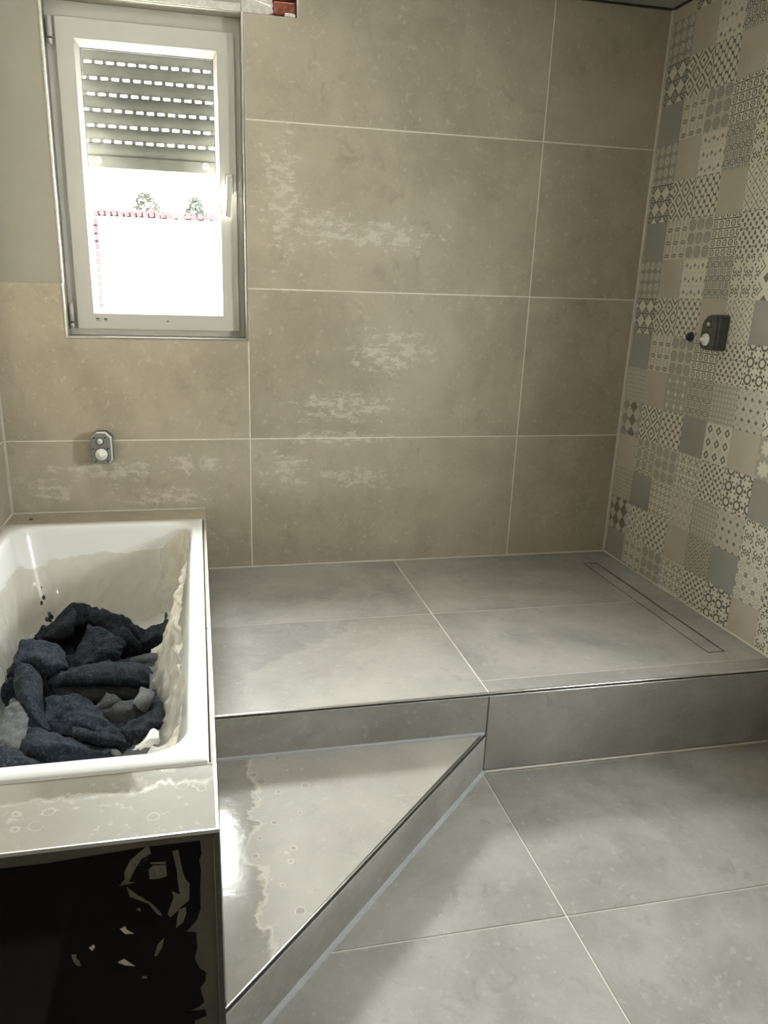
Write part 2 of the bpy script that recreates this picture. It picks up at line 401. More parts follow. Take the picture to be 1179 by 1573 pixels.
# right wall, painted part beyond the patchwork is left as tile bed
# masonry in the notch
for bx0, bx1, bz0, bz1, by in ((.012, .105, NZ+.055, NZ+.115, .030), (.112, .190, NZ+.012, NZ+.052, .022), (.118, .192, NZ+.062, NZ+.118, .026),
                           (.004, .075, NZ+.122, NZ+.164, .030), (.082, .190, NZ+.126, NZ+.164, .026)):
    box('brick', (bx0, by, bz0), (bx1, .08, bz1), M_brick, wall_back, .004)
def lump(name, pts, y0, y1, mat, par): return prism(name, pts, y0, y1, mat, par, 'xz', .002)
lump('plaster', [(WX1, NZ+.002), (.085, NZ+.000), (.110, NZ+.012), (.100, NZ+.030), (.060, NZ+.040), (.030, NZ+.052), (-.004, NZ+.060), (WX1, NZ+.09)], .006, .06, M_plaster, wall_back)
lump('plaster', [(.060, NZ+.046), (.108, NZ+.030), (.104, NZ+.054), (.060, NZ+.064)], .012, .05, M_plaster, wall_back)
box('mortar_bed', (WX1+.002, .045, NZ+.001), (NX-.001, .078, ZC-.001), M_brick, wall_back)
lump('plaster', [(.150, NZ+.004), (.188, NZ+.000), (.190, NZ+.012), (.152, NZ+.014)], .008, .05, M_plaster, wall_back)

# silicone and trims of the room corners
trims = []
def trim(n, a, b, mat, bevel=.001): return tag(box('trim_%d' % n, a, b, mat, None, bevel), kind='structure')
trim(1, (XR-.010, -.010, ZP+.001), (XR+.002, .003, ZC-.003), M_sil)             # back/right corner joint
trim(2, (XL-.002, -.008, ZL+.004), (XL+.008, .003, J1), M_sil)                   # back/left corner joint
# dark strips at the ceiling: shadow of the gap put in as colour
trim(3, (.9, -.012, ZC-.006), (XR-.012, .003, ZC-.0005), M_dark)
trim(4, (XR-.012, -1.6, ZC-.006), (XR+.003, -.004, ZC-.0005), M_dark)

# floor tiles 1.2 x 0.6
ys = [YE-.009, -1.810, -2.413, -3.016, -3.619, -4.222, YF]
xs = [XL, -.5575, XC-.0015, XR]
for a, b in zip(ys, ys[1:]):
    for c, d in zip(xs, xs[1:]):
        if d < -.5 and a > -2.0: continue
        box('tile', (c+g, b+g, -.008), (d-g, a-g, 0.), M_floor, floor, .0008)

# shower platform
plat = empty('shower_platform', (XC, YE/2, 0), 'raised shower platform of large grey cement tiles along back wall', 'platform')
box('core', (XT+.002, YE+.012, .0), (XR-.001, -.001, ZP-.010), M_grout, plat)
def ptile(poly, mat=M_floor): return prism('tile', poly, ZP-.009, ZP, mat, plat, 'xy', .0008)
yx = -.605; ys2 = -1.136; x0 = XT+.006; x1 = XR-.004
DX0, DX1, DY0, DY1 = 1.5145, 1.5870, -1.0735, -.1455      # drain channel
ptile([(x0, -.006), (XC-g, -.006), (XC-g, yx+g), (x0, yx+g)])
ptile([(x0, yx-g), (XC-g, yx-g), (XC-g, YE+.006), (x0, YE+.006)], M_corner)
ptile([(XC+g, -.006), (x1, -.006), (x1, yx+g), (DX1, yx+g), (DX1, DY1), (DX0, DY1), (DX0, yx+g), (XC+g, yx+g)])
ptile([(XC+g, yx-g), (DX0, yx-g), (DX0, DY0), (DX1, DY0), (DX1, yx-g), (x1, yx-g), (x1, ys2+g), (XC+g, ys2+g)])
ptile([(XC+g, ys2-g), (x1, ys2-g), (x1, YE+.006), (XC+g, YE+.006)])
boxes('grout_layer', [((XT+.002, YE+.010, ZP-.0099), (DX0, -.001, ZP-.0014)), ((DX1, YE+.010, ZP-.0099), (XR-.001, -.001, ZP-.0014)), ((DX0, YE+.010, ZP-.0099), (DX1, DY0, ZP-.0014)), ((DX0, DY1, ZP-.0099), (DX1, -.001, ZP-.0014))], M_grout, plat)
# edge profile: thin metal lip over a groove, its shade put in as dark colour
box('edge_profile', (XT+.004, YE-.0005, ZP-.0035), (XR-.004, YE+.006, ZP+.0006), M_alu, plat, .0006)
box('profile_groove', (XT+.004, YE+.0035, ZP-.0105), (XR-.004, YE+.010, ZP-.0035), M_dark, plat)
box('edge_profile', (XT+.004, YE-.0004, ZP-.0125), (XR-.004, YE+.006, ZP-.0105), M_aluw, plat, .0005)
box('riser_tile', (x0, YE, .012), (XC-g, YE+.009, ZP-.0135), M_riser, plat, .0008)
box('riser_tile', (XC+g, YE, .008), (x1, YE+.009, ZP-.0135), M_riser, plat, .0008)
box('silicone_joint', (XT+.004, -.0095, ZP-.001), (XR-.006, -.0003, ZP+.0075), M_sil, plat, .003)
box('silicone_joint', (XR-.008, YE+.02, ZP-.001), (XR+.001, -.004, ZP+.0065), M_sil, plat, .003)
box('silicone_joint', (XC+.002, YE-.0085, -.001), (XR-.001, YE+.001, .0085), M_sil, plat, .003)

# drain with a tiled insert
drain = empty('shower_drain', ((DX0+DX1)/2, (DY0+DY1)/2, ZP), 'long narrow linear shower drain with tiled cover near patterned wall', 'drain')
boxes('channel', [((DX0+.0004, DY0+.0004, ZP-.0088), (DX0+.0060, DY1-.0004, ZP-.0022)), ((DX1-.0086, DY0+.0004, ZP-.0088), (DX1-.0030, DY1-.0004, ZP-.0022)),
    ((DX0+.0060, DY0+.0004, ZP-.0088), (DX1-.0086, DY0+.0064, ZP-.0022)), ((DX0+.0060, DY1-.0060, ZP-.0088), (DX1-.0086, DY1-.0020, ZP-.0022))], M_dark, drain)  # dark strips fill the gap round the insert, its shade given as colour
box('tile_insert', (DX0+.0062, DY0+.0066, ZP-.0088), (DX1-.0088, DY1-.0062, ZP-.0006), M_floor, drain, .0006)
box('steel_lip', (DX1-.0028, DY0+.0004, ZP-.0088), (DX1-.0004, DY1-.0004, ZP+.0003), M_alu, drain)
box('steel_lip', (DX0+.0004, DY1-.0018, ZP-.0020), (DX1-.003, DY1-.0004, ZP+.0002), M_alu, drain)

# triangular corner step
step = empty('corner_step', (XT+.3, YE-.3, 0), 'low triangular corner step between bathtub and shower platform', 'step')
A = Vector((XT+.002, YE-.0005)); B = Vector((XC-.001, YE-.0005)); Cc = Vector((XT+.002, YD+.004))
dvec = (B-Cc).normalized(); nrm = Vector((dvec.y, -dvec.x))     # outward normal of the slanted front
def off(p, d): return p+nrm*d
prism('core', [A, B+nrm*-.02, Cc+nrm*-.02], .0, ZS-.009, M_grout, step)
inn = .006
tA = A+Vector((.005, -.007)); tB = off(B, -inn)+Vector((-.018, -.007)); tC = off(Cc, -inn)+Vector((.005, .004))
prism('tile', [tA, tB, tC], ZS-.009, ZS, M_step, step, 'xy', .0008)
def slant(name, d0, d1, z0, z1, mat, e0=0., e1=0.):
    p = Cc+dvec*e0; q = B-dvec*e1
    return prism(name, [off(p, d0), off(q, d0), off(q, d1), off(p, d1)], z0, z1, mat, step)
slant('edge_profile', -inn, -.0030, ZS-.004, ZS+.0005, M_alu)
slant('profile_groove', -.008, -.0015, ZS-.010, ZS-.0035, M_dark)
slant('edge_profile', -.003, .0006, ZS-.0125, ZS-.0100, M_aluw)
slant('riser_tile', -.009, .0, .008, ZS-.0128, M_riser)
slant('silicone_joint', -.001, .010, -.001, .0085, M_silg)
prism('silicone_joint', [A+Vector((.004, .0)), B+Vector((-.004, .0)), B+Vector((-.016, -.0095)), A+Vector((.004, -.0095))], ZS-.001, ZS+.0075, M_silg, step)

# bathtub surround
sur = empty('bathtub_surround', ((XL+XT)/2, YD/2, 0), 'tiled bathtub surround with unfinished black front panel', 'tub surround')
TX0, TX1, TY0, TY1 = XL+.004, -.2085, -1.8420, -.1640      # tub rim rectangle
boxes('core', [((XL, -.004, 0), (XT-.010, TY1+.004, ZL-.010)), ((XL, YD+.03, 0), (XT-.010, TY0-.004, ZL-.010)), ((XT-.03, TY0-.004, 0), (XT-.010, TY1+.004, ZL-.06))], M_bed, sur)
box('side_tile', (XT-.010, -1.2+g, .002), (XT, -.003, ZL-.004), M_wall, sur, .0008)
box('side_tile', (XT-.010, YD+.004, .002), (XT, -1.2-g, ZL-.004), M_wall, sur, .0008)
box('ledge_tile', (XL+.006, TY1+.003, ZL-.010), (XT-.006, -.006, ZL), M_wall, sur, .0008)
box('deck_tile', (XL+.006, YD+.004, ZL-.010), (XT-.005, TY0-.003, ZL), M_deck, sur, .0008)
box('silicone_joint', (XL+.004, -.0075, ZL-.001), (XT, .001, ZL+.006), M_sil, sur, .0025)
box('silicone_joint', (XL-.001, -1.84, ZL-.001), (XL+.008, -.004, ZL+.007), M_sil, sur, .0025)
box('silicone_joint', (XL+.006, TY0-.0045, ZL-.004), (XT-.006, TY0-.0005, ZL+.0012), M_sil, sur, .001)
box('silicone_joint', (XL+.006, TY1-.0005, ZL-.004), (XT-.006, TY1+.0035, ZL+.0014), M_sil, sur, .001)
box('edge_profile', (XT-.0055, YD, ZL-.006), (XT+.0012, -.0015, ZL+.0008), M_aluw, sur, .001)
box('edge_profile', (XL+.004, YD-.0005, ZL-.007), (XT+.0012, YD+.0045, ZL+.0006), M_alu, sur, .001)
box('edge_profile', (XT-.009, YD-.0006, .002), (XT+.0012, YD+.004, ZL-.007), M_boxd, sur, .001)
box('profile_groove', (XL+.004, YD+.004, ZL-.022), (XT-.009, YD+.0095, ZL-.007), M_board, sur)
lathe('cover_screw', [(.0, .0016), (.007, .0014), (.0085, .0), (.0085, -.003)], M_alu, sur, (-.887, -.079, ZL), 'z', 20)
lathe('screw_hole', [(.0, .0004), (.011, .0003), (.011, -.002)], M_dark, sur, (-.876, -.080, ZL), 'z', 20)
# black sealed front panel with bare board along its right edge and scraped spots
YP = YD+.010
box('front_board', (XL+.004, YP, .002), (XT-.010, YP+.018, ZL-.012), M_board, sur)
TAR = [(XL+.006, .5275), (-.4823, .5246), (-.377, .5301), (-.2286, .5396), (-.2265, .5073), (-.231, .493), (-.2285, .4726), (-.2315, .4324), (-.2323, .3859), (-.2389, .3634), (-.2605, .3382), (-.242, .3337), (-.2411, .3023), (-.2471, .2735), (-.238, .2469), (-.2273, .2364), (-.2292, .2172), (-.2395, .2024), (-.233, .1668), (-.2397, .1597), (-.2647, .1479), (-.2315, .1464), (-.2298, .1315), (-.2518, .1247), (-.2552, .0903), (-.24, .05), (-.235, .004), (XL+.006, .004)]
prism('sealing_coat', TAR, YP-.0016, YP+.001, M_tar, sur, 'xz')
SMEARS = [[(-.315, .5392), (-.3117, .5202), (-.3273, .5128), (-.341, .4904), (-.3517, .4673), (-.3418, .4637), (-.3681, .461), (-.3584, .4733), (-.3582, .4881), (-.3475, .511), (-.3312, .5256)],
 [(-.3178, .4867), (-.3095, .4953), (-.288, .4929), (-.2871, .4693), (-.2992, .4658), (-.3169, .4666)],
 [(-.2761, .5197), (-.2657, .5221), (-.2608, .4777), (-.2557, .4567), (-.2489, .4455), (-.2515, .41), (-.2641, .3992), (-.2726, .3903), (-.2854, .377), (-.2902, .3856), (-.2782, .4197), (-.28, .4343), (-.2671, .4255), (-.2696, .459), (-.27, .4791)],
 [(-.2705, .3926), (-.2581, .3956), (-.2574, .3825), (-.2636, .3626), (-.2771, .3518)],
 [(-.3566, .4581), (-.3402, .4378), (-.3176, .4162), (-.3028, .393), (-.2993, .3831), (-.3071, .3876), (-.3217, .4143), (-.3521, .4348)],
 [(-.3733, .3668), (-.3639, .3718), (-.3613, .363), (-.3503, .3527), (-.365, .3548)],
 [(-.428, .3348), (-.4192, .3415), (-.4177, .3349), (-.423, .3276)],
 [(-.4584, .326), (-.4498, .3254), (-.4506, .3161), (-.4454, .3071), (-.445, .2965), (-.4518, .3005), (-.4565, .3109)],
 [(-.3817, .293), (-.3705, .2988), (-.3527, .2786), (-.3694, .2841)], [(-.3184, .294), (-.3105, .3209), (-.2984, .3335), (-.3026, .314), (-.3117, .297)],
 [(-.3139, .5019), (-.2877, .4998), (-.2879, .4949), (-.3132, .4988)], [(-.3436, .4053), (-.3372, .4073), (-.3352, .3998)], [(-.3419, .2525), (-.3337, .2519), (-.3332, .2463), (-.3406, .2473)]]
for k, s in enumerate(SMEARS):
    mt = M_smear if k not in (5, 6, 8) else M_sil
    prism('bare_spot', s, YP-.0022, YP-.0012, mt, sur, 'xz')
# pencilled numbers on two bare spots
def stroke(bm, a, b, y, w=.0011):
    a, b = Vector(a), Vector(b); d = (b-a); n = Vector((-d.y, d.x)).normalized()*w/2
    for yy in (y,):
        vs = [bm.verts.new((p.x, yy, p.y)) for p in (a-n, b-n, b+n, a+n)]; bm.faces.new(vs)
bm = bmesh.new(); yy = YP-.0024
def poly(*p):
    for a, b in zip(p, p[1:]): stroke(bm, a, b, yy)
poly((-.3425, .5053), (-.3367, .4971)); poly((-.3363, .5053), (-.3425, .4975))
poly((-.3335, .5078), (-.3310, .5098), (-.3285, .5085), (-.3295, .5045), (-.3330, .4992), (-.3280, .4990)); poly((-.3262, .4992), (-.3268, .4975))
poly((-.3215, .5150), (-.3210, .5040)); poly((-.3215, .5150), (-.3178, .5140), (-.3180, .5105), (-.3212, .5098))
poly((-.3139, .4861), (-.3085, .4860), (-.3103, .4800), (-.3070, .4770), (-.3090, .4715), (-.3140, .4705)); poly((-.3045, .4712), (-.3052, .4690))
poly((-.2920, .4875), (-.2985, .4870), (-.2985, .4800), (-.2935, .4790), (-.2925, .4735), (-.2990, .4705))
link('handwriting', bm_mesh('handwriting', bm), M_black, sur)

# ------------------------------------------------------------------ window in the back wall
win = empty('window_1', (-.34, .06, WZ0), kind='structure'); win['label'] = 'white plastic tilt window with half lowered shutter'
ring('frame', (WX0+.001, WX1-.001, WZ0+.001, WZ1-.001), (-.610, -.075, 1.345, 2.305), .070, .135, M_pvc, win, bevel=.0015)
sash = ring('sash', (-.656, -.0325, 1.2935, 2.358), (-.594, -.097, 1.353, 2.293), .055, .1, M_pvc, win, bevel=.002)
ring('glazing_bead', (-.5945, -.0965, 1.3525, 2.2935), (-.578, -.110, 1.370, 2.270), .054, .082, M_pvc, sash, yi=.072)
ring('gasket', (-.5785, -.1095, 1.3695, 2.2705), (-.5755, -.1125, 1.3725, 2.2675), .0735, .080, M_gasket, sash)
box('pane', (-.590, .0805, 1.356), (-.100, .0815, 2.288), M_glass, sash)
for cx, cz0, cz1 in ((-.672, 2.267, 2.352), (-.676, 1.297, 1.388)):
    h = lathe('hinge', [(.0, 0), (.0085, 0), (.0085, (cz1-cz0)*.74), (.0, (cz1-cz0)*.74)], M_pvc, win, (cx, .052, cz0+(cz1-cz0)*.26), 'z', 16)
    lathe('hinge_pin', [(.0, 0), (.0075, 0), (.0075, (cz1-cz0)*.20), (.0, (cz1-cz0)*.20)], M_pvc, h, (cx, .052, cz0), 'z', 16)
    box('hinge_gap', (cx-.006, .046, cz0+(cz1-cz0)*.20), (cx+.006, .06, cz0+(cz1-cz0)*.26), M_dark, h)
hd = box('handle', (-.076, .047, 1.810), (-.046, .0552, 1.880), M_pvc, sash, .004, 2)
lathe('neck', [(.011, -.045), (.0105, .0)], M_pvc, hd, (-.061, .049, 1.853), 'y', 20)
bm = bmesh.new()
pr = [((-.061, .002, 1.866), .011, .0085), ((-.061, -.002, 1.845), .0125, .008), ((-.064, -.003, 1.81), .0105, .007), ((-.068, -.001, 1.77), .0095, .0065), ((-.0715, .000, 1.728), .0105, .006), ((-.072, .000, 1.722), .008, .004)]
rows = []
for (x_, y_, z_), rx, ry in pr:
    rows.append([bm.verts.new((x_+rx*math.copysign(abs(math.cos(a))**.6, math.cos(a)), y_+ry*math.copysign(abs(math.sin(a))**.6, math.sin(a)), z_)) for a in [2*math.pi*k/16 for k in range(16)]])
for a, b in zip(rows, rows[1:]):
    for k in range(16): bm.faces.new((a[k], a[(k+1)%16], b[(k+1)%16], b[k]))
bm.faces.new(rows[0]); bm.faces.new(rows[-1])
link('lever', bm_mesh('lever', bm), M_pvc, hd, True)
boxes('maker_print', [((-.588, .0546, 1.330), (-.575, .0551, 1.336)), ((-.573, .0546, 1.331), (-.567, .0551, 1.333)), ((-.588, .0546, 1.325), (-.570, .0551, 1.3265)), ((-.558, .0546, 1.328), (-.545, .0551, 1.335)), ((-.557, .0546, 1.324), (-.546, .0551, 1.3255))], M_print, sash)
lathe('vent_plug', [(0, -.0012), (.003, -.001), (.003, 0)], M_gasket, sash, (-.315, .055, 1.328), 'y', 12)
# metal tile edge round the opening
boxes('tile_profile', [((WX0-.0075, -.002, WZ0-.0075), (WX1+.0065, .010, WZ0-.0005)), ((WX1+.0005, -.002, WZ0-.0075), (WX1+.0065, .010, WZ1))], M_alu, win, .0008)
boxes('tile_profile', [((WX0-.0075, -.0015, WZ0-.0005), (WX0-.0005, .010, J1))], M_aluw, win, .0008)
box('corner_bead', (WX0-.006, -.001, J1), (WX0+.003, .012, ZC-.002), M_plaster, win, .0025)
box('lintel_strip', (WX0+.003, .002, WZ1+.001), (WX1-.001, .012, WZ1+.028), M_plaster, win, .003)
box('outer_sill', (WX0-.03, .135, WZ0-.02), (WX1+.03, .30, WZ0+.006), M_anth, win, .002)
boxes('light_trap_lining', [((WX0+.0002, .136, WZ0+.006), (WX0+.004, .266, WZ1)), ((WX1-.004, .136, WZ0+.006), (WX1-.0002, .266, WZ1)), ((WX0+.004, .136, WZ1-.004), (WX1-.004, .266, WZ1-.0002))], M_anth, win)  # added dark lining, keeps bounced daylight off the shutter slats

# roller shutter outside the glass
sh = empty('roller_shutter', (-.34, .225, 1.90), 'grey slatted roller shutter half lowered outside the window', 'shutter')
PIT, SL0 = .0540, 1.993          # slat pitch, lowest row of light slots
sx0, sx1 = -.632, -.052
def slat_mesh(z0, z1, slots=True, dx=0.):
    bm = bmesh.new(); n = 8; prof = []
    hh = z1-z0-(.0105 if slots else 0)
    for k in range(n+1):
        q = k/n; prof.append((.226-.0075*math.sin(math.pi*q)**.8, z0+(.0105 if slots else 0)+hh*q))
    for back in (0, 1):
        for (ya, za), (yb, zb_) in zip(prof, prof[1:]):
            o_ = .0085*back
            vs = [bm.verts.new(p) for p in ((sx0, ya if not back else .227, za), (sx1, ya if not back else .227, za), (sx1, yb if not back else .227, zb_), (sx0, yb if not back else .227, zb_))]
            bm.faces.new(vs)
    if slots:
        x = sx0; pitch, wslot = .0400, .0240
        x = sx0+.004+dx
        add_box(bm, (sx0, .223, z0), (x, .226, z0+.0106))
        while x < sx1-.03:
            add_box(bm, (x+wslot, .223, z0), (min(x+pitch, sx1), .226, z0+.0106)); x += pitch
        add_box(bm, (sx0, .2225, z0+.0095), (sx1, .2265, z0+.0115)); add_box(bm, (sx0, .2225, z0-.0005), (sx1, .2265, z0+.0012))
    bmesh.ops.remove_doubles(bm, verts=bm.verts[:], dist=1e-5)
    return bm_mesh('slat', bm)
for k in range(8):
    zz = SL0-.0053+PIT*k
    link('slat', slat_mesh(zz, zz+PIT, True, (.018, .0, .026, .010, .022, .006, .014, .0)[k]), M_slat, sh)
link('slat', slat_mesh(1.942, SL0-.0053, False), M_slat, sh)
eb = box('end_bar', (sx0, .217, 1.897), (sx1, .231, 1.941), M_slat, sh, .002)
for cx in (-.555, -.145):
    s_ = lathe('stop_screw', [(0, -.007), (.004, -.007), (.0045, -.004), (.0095, -.003), (.011, 0)], M_screw, eb, (cx, .217, 1.924), 'y', 18)
    lathe('washer', [(.011, -.002), (.013, -.001), (.013, 0)], M_white, s_, (cx, .217, 1.924), 'y', 18)
for cx in (WX0+.006, WX1-.031): box('guide_rail', (cx, .200, WZ0+.01), (cx+.025, .250, WZ1-.005), M_anth, sh)
box('shutter_box', (WX0-.02, .19, WZ1+.001), (WX1+.02, .28, WZ1+.2), M_pvcg, sh)

# small side window in the right wall beside the camera (out of frame, lights the room)
y0, y1, z0, z1 = W2
w2 = empty('window_2', (XR+.03, (y0+y1)/2, z0), kind='structure'); w2['label'] = 'small white side window in the right wall'
def yring(name, o, i, xa, xb, mat, par):
    return boxes(name, [((xa, o[0], o[2]), (xb, i[0], o[3])), ((xa, i[1], o[2]), (xb, o[1], o[3])), ((xa, i[0], o[2]), (xb, i[1], i[2])), ((xa, i[0], i[3]), (xb, i[1], o[3]))], mat, par, .001)
fr2 = yring('frame', (y0, y1, z0, z1), (y0+.018, y1-.018, z0+.018, z1-.018), XR+.012, XR+.045, M_pvc, w2)
box('pane', (XR+.030, y0+.017, z0+.017), (XR+.032, y1-.017, z1-.017), M_glass, fr2)

# ------------------------------------------------------------------ outside the window
YH = 8.0
hs = empty('neighbour_facade', (.5, YH, -1.5), 'sunlit white facade outside window edged with red clay tiles', 'building')
FX0, FZ1 = -1.43, 2.31
box('wall', (FX0, YH, -1.5), (3.6, YH+.25, FZ1), M_render, hs)
n = 64; w_ = 5.02/n
def clay(name, x0, x1, y0, y1, z0, z1):
    return box(name, (x0, y0, z0), (x1, y1, z1), M_clay, hs, .012)
for k in range(n): clay('coping_tile', FX0-.05+k*w_, FX0-.05+k*w_+w_*.86, YH-.06, YH+.32, FZ1+.004+.012*(k % 2), FZ1+.080+.012*(k % 2))
for k in range(34): clay('edge_tile', FX0-.105+.010*(k % 2), FX0-.004+.008*(k % 2), YH-.035-.012*(k % 2), YH+.28, FZ1-.012-(k+1)*.098, FZ1-.012-k*.098-.014)
def crown(name, c, r, mat, label, seed):
    root = empty(name, (c[0], c[1], -1.5), label, 'tree')
    rnd = random.Random(seed); bm = bmesh.new()
    for k in range(420):
        a = rnd.uniform(0, 6.283); h = rnd.random()**.7; q = rnd.random()**.5*(1-h*.75)
        p = Vector((c[0]+r[0]*q*math.cos(a), c[1]+r[0]*q*math.sin(a), c[2]+r[1]*h))
        d = Vector((rnd.gauss(0,1), rnd.gauss(0,1), rnd.gauss(0,1))).normalized(); e = d.orthogonal().normalized()
        s_ = rnd.uniform(.025, .05)
        vs = [bm.verts.new(p+v) for v in (d*s_*1.4, e*s_*.6, d*-s_*1.2, e*-s_*.6)]; bm.faces.new(vs)
    lf = link('foliage', bm_mesh('foliage', bm), mat, root); lf['kind'] = 'stuff'
    lathe('trunk', [(.09, -1.5), (.06, c[2]+r[1]*.5)], M_bark, root, (c[0], c[1], 0), 'z', 10)
crown('round_tree', (-1.02, 12.0, 2.40), (.50, .62), M_leaf, 'pale yellowish tree crown rising behind left part of facade', 3)
crown('spiky_tree', (-.15, 12.0, 2.38), (.34, .62), M_leaf2, 'grey green tree crown rising behind right part of facade', 5)

# ------------------------------------------------------------------ concealed mixer bodies and plug
def octo(cx, cz, w, h, c):
    return [(cx-w+c*.6, cz-h), (cx+w-c*.6, cz-h), (cx+w, cz-h+c*.6), (cx+w, cz+h-c), (cx+w-c, cz+h), (cx-w+c, cz+h), (cx-w, cz+h-c), (cx-w, cz-h+c*.6)]
mx = empty('bath_mixer_body', (-.594, 0, .84), 'grey concealed mixer body with white caps on wall above bathtub', 'mixer')
cx, cz = -.590, .838
prism('body', octo(cx, cz, .040, .064, .022), -.030, .002, M_boxd, mx, 'xz', .002)
prism('white_gasket', octo(cx+.001, cz+.001, .0385, .062, .021), -.046, -.030, M_white, mx, 'xz', .002)
fp = prism('face_plate', octo(cx-.002, cz-.001, .036, .060, .020), -.064, -.046, M_box, mx, 'xz', .002)
lathe('knob_seat', [(0, -.0652), (.0150, -.0652), (.0150, -.060)], M_black, fp, (cx-.003, 0, cz+.031), 'y', 24)
lathe('spindle', [(0, -.073), (.0105, -.072), (.0115, -.068), (.0115, -.060)], M_white, fp, (cx-.003, 0, cz+.031), 'y', 24)
lathe('spindle_hole', [(0, -.0735), (.0018, -.0735), (.0018, -.072)], M_black, fp, (cx-.003, 0, cz+.031), 'y', 10)
lathe('knob_seat', [(0, -.0652), (.0262, -.0652), (.0262, -.060)], M_black, fp, (cx, 0, cz-.022), 'y', 28)
kn = lathe('flush_cap', [(0, -.092), (.0065, -.092), (.0075, -.090), (.0080, -.076), (.0205, -.073), (.0235, -.070), (.0235, -.060)], M_white, fp, (cx, 0, cz-.022), 'y', 28)
for dx, dz in ((-.022, .044), (.018, .045), (-.028, .0), (.027, .001), (-.021, -.049), (.024, -.049)):
    lathe('screw', [(0, -.0662), (.0036, -.0660), (.0036, -.062)], M_black, fp, (cx+dx-.002, 0, cz+dz), 'y', 12)

sm = empty('shower_mixer_body', (XR, -.585, 1.355), 'dark grey concealed mixer body with white cap on patterned wall', 'mixer')
cy, cz = -.600, 1.356
def octy(cy, cz, w, h, c): return [(cy-w, cz-h+.006), (cy-w+.006, cz-h), (cy+w-.012, cz-h), (cy+w, cz-h+.012), (cy+w, cz+h-c), (cy+w-c*.8, cz+h), (cy-w+.008, cz+h), (cy-w, cz+h-.008)]
prism('body', octy(cy, cz, .047, .064, .036), XR-.040, XR+.002, M_boxd, sm, 'yz', .003)
fp2 = prism('face_plate', octy(cy+.003, cz, .042, .060, .032), XR-.048, XR-.040, M_boxd, sm, 'yz', .002)
def xl(name, prof, mat, par, c): return lathe(name, [(r, -h) for r, h in prof], mat, par, (XR, c[0], c[1]), 'x', 24)
xl('knob_seat', [(0, .0490), (.0150, .0490), (.0150, .044)], M_black, fp2, (cy+.004, cz+.030))
xl('spindle', [(0, .056), (.0080, .055), (.0095, .052), (.0095, .044)], M_screw, fp2, (cy+.004, cz+.030))
xl('knob_seat', [(0, .0490), (.0262, .0490), (.0262, .044)], M_black, fp2, (cy+.008, cz-.026))
xl('flush_cap', [(0, .070), (.0070, .070), (.0080, .068), (.0085, .058), (.0195, .055), (.0225, .053), (.0225, .044)], M_white, fp2, (cy+.008, cz-.026))
for dy, dz in ((.030, .040), (-.026, .046), (-.030, .0), (.036, .0), (-.030, -.050), (.028, -.052)): xl('screw', [(0, .0496), (.0036, .0494), (.0036, .046)], M_black, fp2, (cy+dy, cz+dz))
pl = empty('pipe_plug', (XR, -.430, 1.332), 'small dark blue pipe plug on patterned wall beside mixer', 'plug')
xl('collar', [(.017, .008), (.019, .006), (.019, -.001)], M_black, pl, (-.432, 1.331))
xl('cap', [(0, .018), (.011, .018), (.0145, .016), (.0155, .008), (.0155, .002)], M_navy, pl, (-.432, 1.331))

# ------------------------------------------------------------------ bathtub
def rrect(x0, x1, y0, y1, r, z, n=96):
    # points by arc length round a rounded rectangle, starting mid right side
    pts = []; per = 8
    cs = [(x1-r, y1-r, 0), (x0+r, y1-r, 90), (x0+r, y0+r, 180), (x1-r, y0+r, 270)]
    for cx_, cy_, a0 in cs:
        for k in range(n//4): 
            a = math.radians(a0+90*k/(n//4-1)); pts.append((cx_+r*math.cos(a), cy_+r*math.sin(a), z))
    return pts
IX0, IX1, IY0, IY1 = TX0+.055, TX1-.040, TY0+.050, TY1-.045
def tub_ring(d, z, r=.09, sl=(1, 1, 1, 1)): return rrect(IX0+d*sl[0], IX1-d*sl[1], IY0+d*sl[2], IY1-d*sl[3], r, z)
ZR = ZL+.006
SLP = (.75, .75, 1.5, 1.5)
RINGS = [rrect(TX0, TX1, TY0, TY1, .004, ZL-.035), rrect(TX0, TX1, TY0, TY1, .004, ZR-.003), rrect(TX0+.003, TX1-.003, TY0+.003, TY1-.003, .005, ZR),
         tub_ring(-.012, ZR, .095), tub_ring(-.004, ZR-.002, .092), tub_ring(.003, ZR-.010), tub_ring(.007, ZR-.03), tub_ring(.035, ZR-.15, .10, SLP), tub_ring(.065, ZR-.28, .11, SLP),
         tub_ring(.085, ZR-.36, .12, SLP), tub_ring(.105, ZR-.40, .13, SLP), tub_ring(.15, ZR-.425, .12, SLP), tub_ring(.21, ZR-.432, .06, (1, 1, 1.5, 1.5))]
bm = bmesh.new(); rv = [[bm.verts.new(p) for p in r] for r in RINGS]
for a, b in zip(rv, rv[1:]):
    for k in range(96): bm.faces.new((a[k], a[(k+1)%96], b[(k+1)%96], b[k]))
bm.faces.new(rv[-1])
tub = empty('bathtub', ((TX0+TX1)/2, (TY0+TY1)/2, .12), 'white acrylic bathtub set into the tiled surround', 'bathtub')
shell = link('shell', bm_mesh('shell', bm), M_acryl, tub, True)
for p in shell.data.polygons: p.use_smooth = True
for k in range(4): lathe('foot', [(.018, .0), (.018, .02), (.009, .025), (.009, ZR-.43)], M_screw, tub, (-.75 if k % 2 else -.42, -.55 if k < 2 else -1.4, 0), 'z', 12)
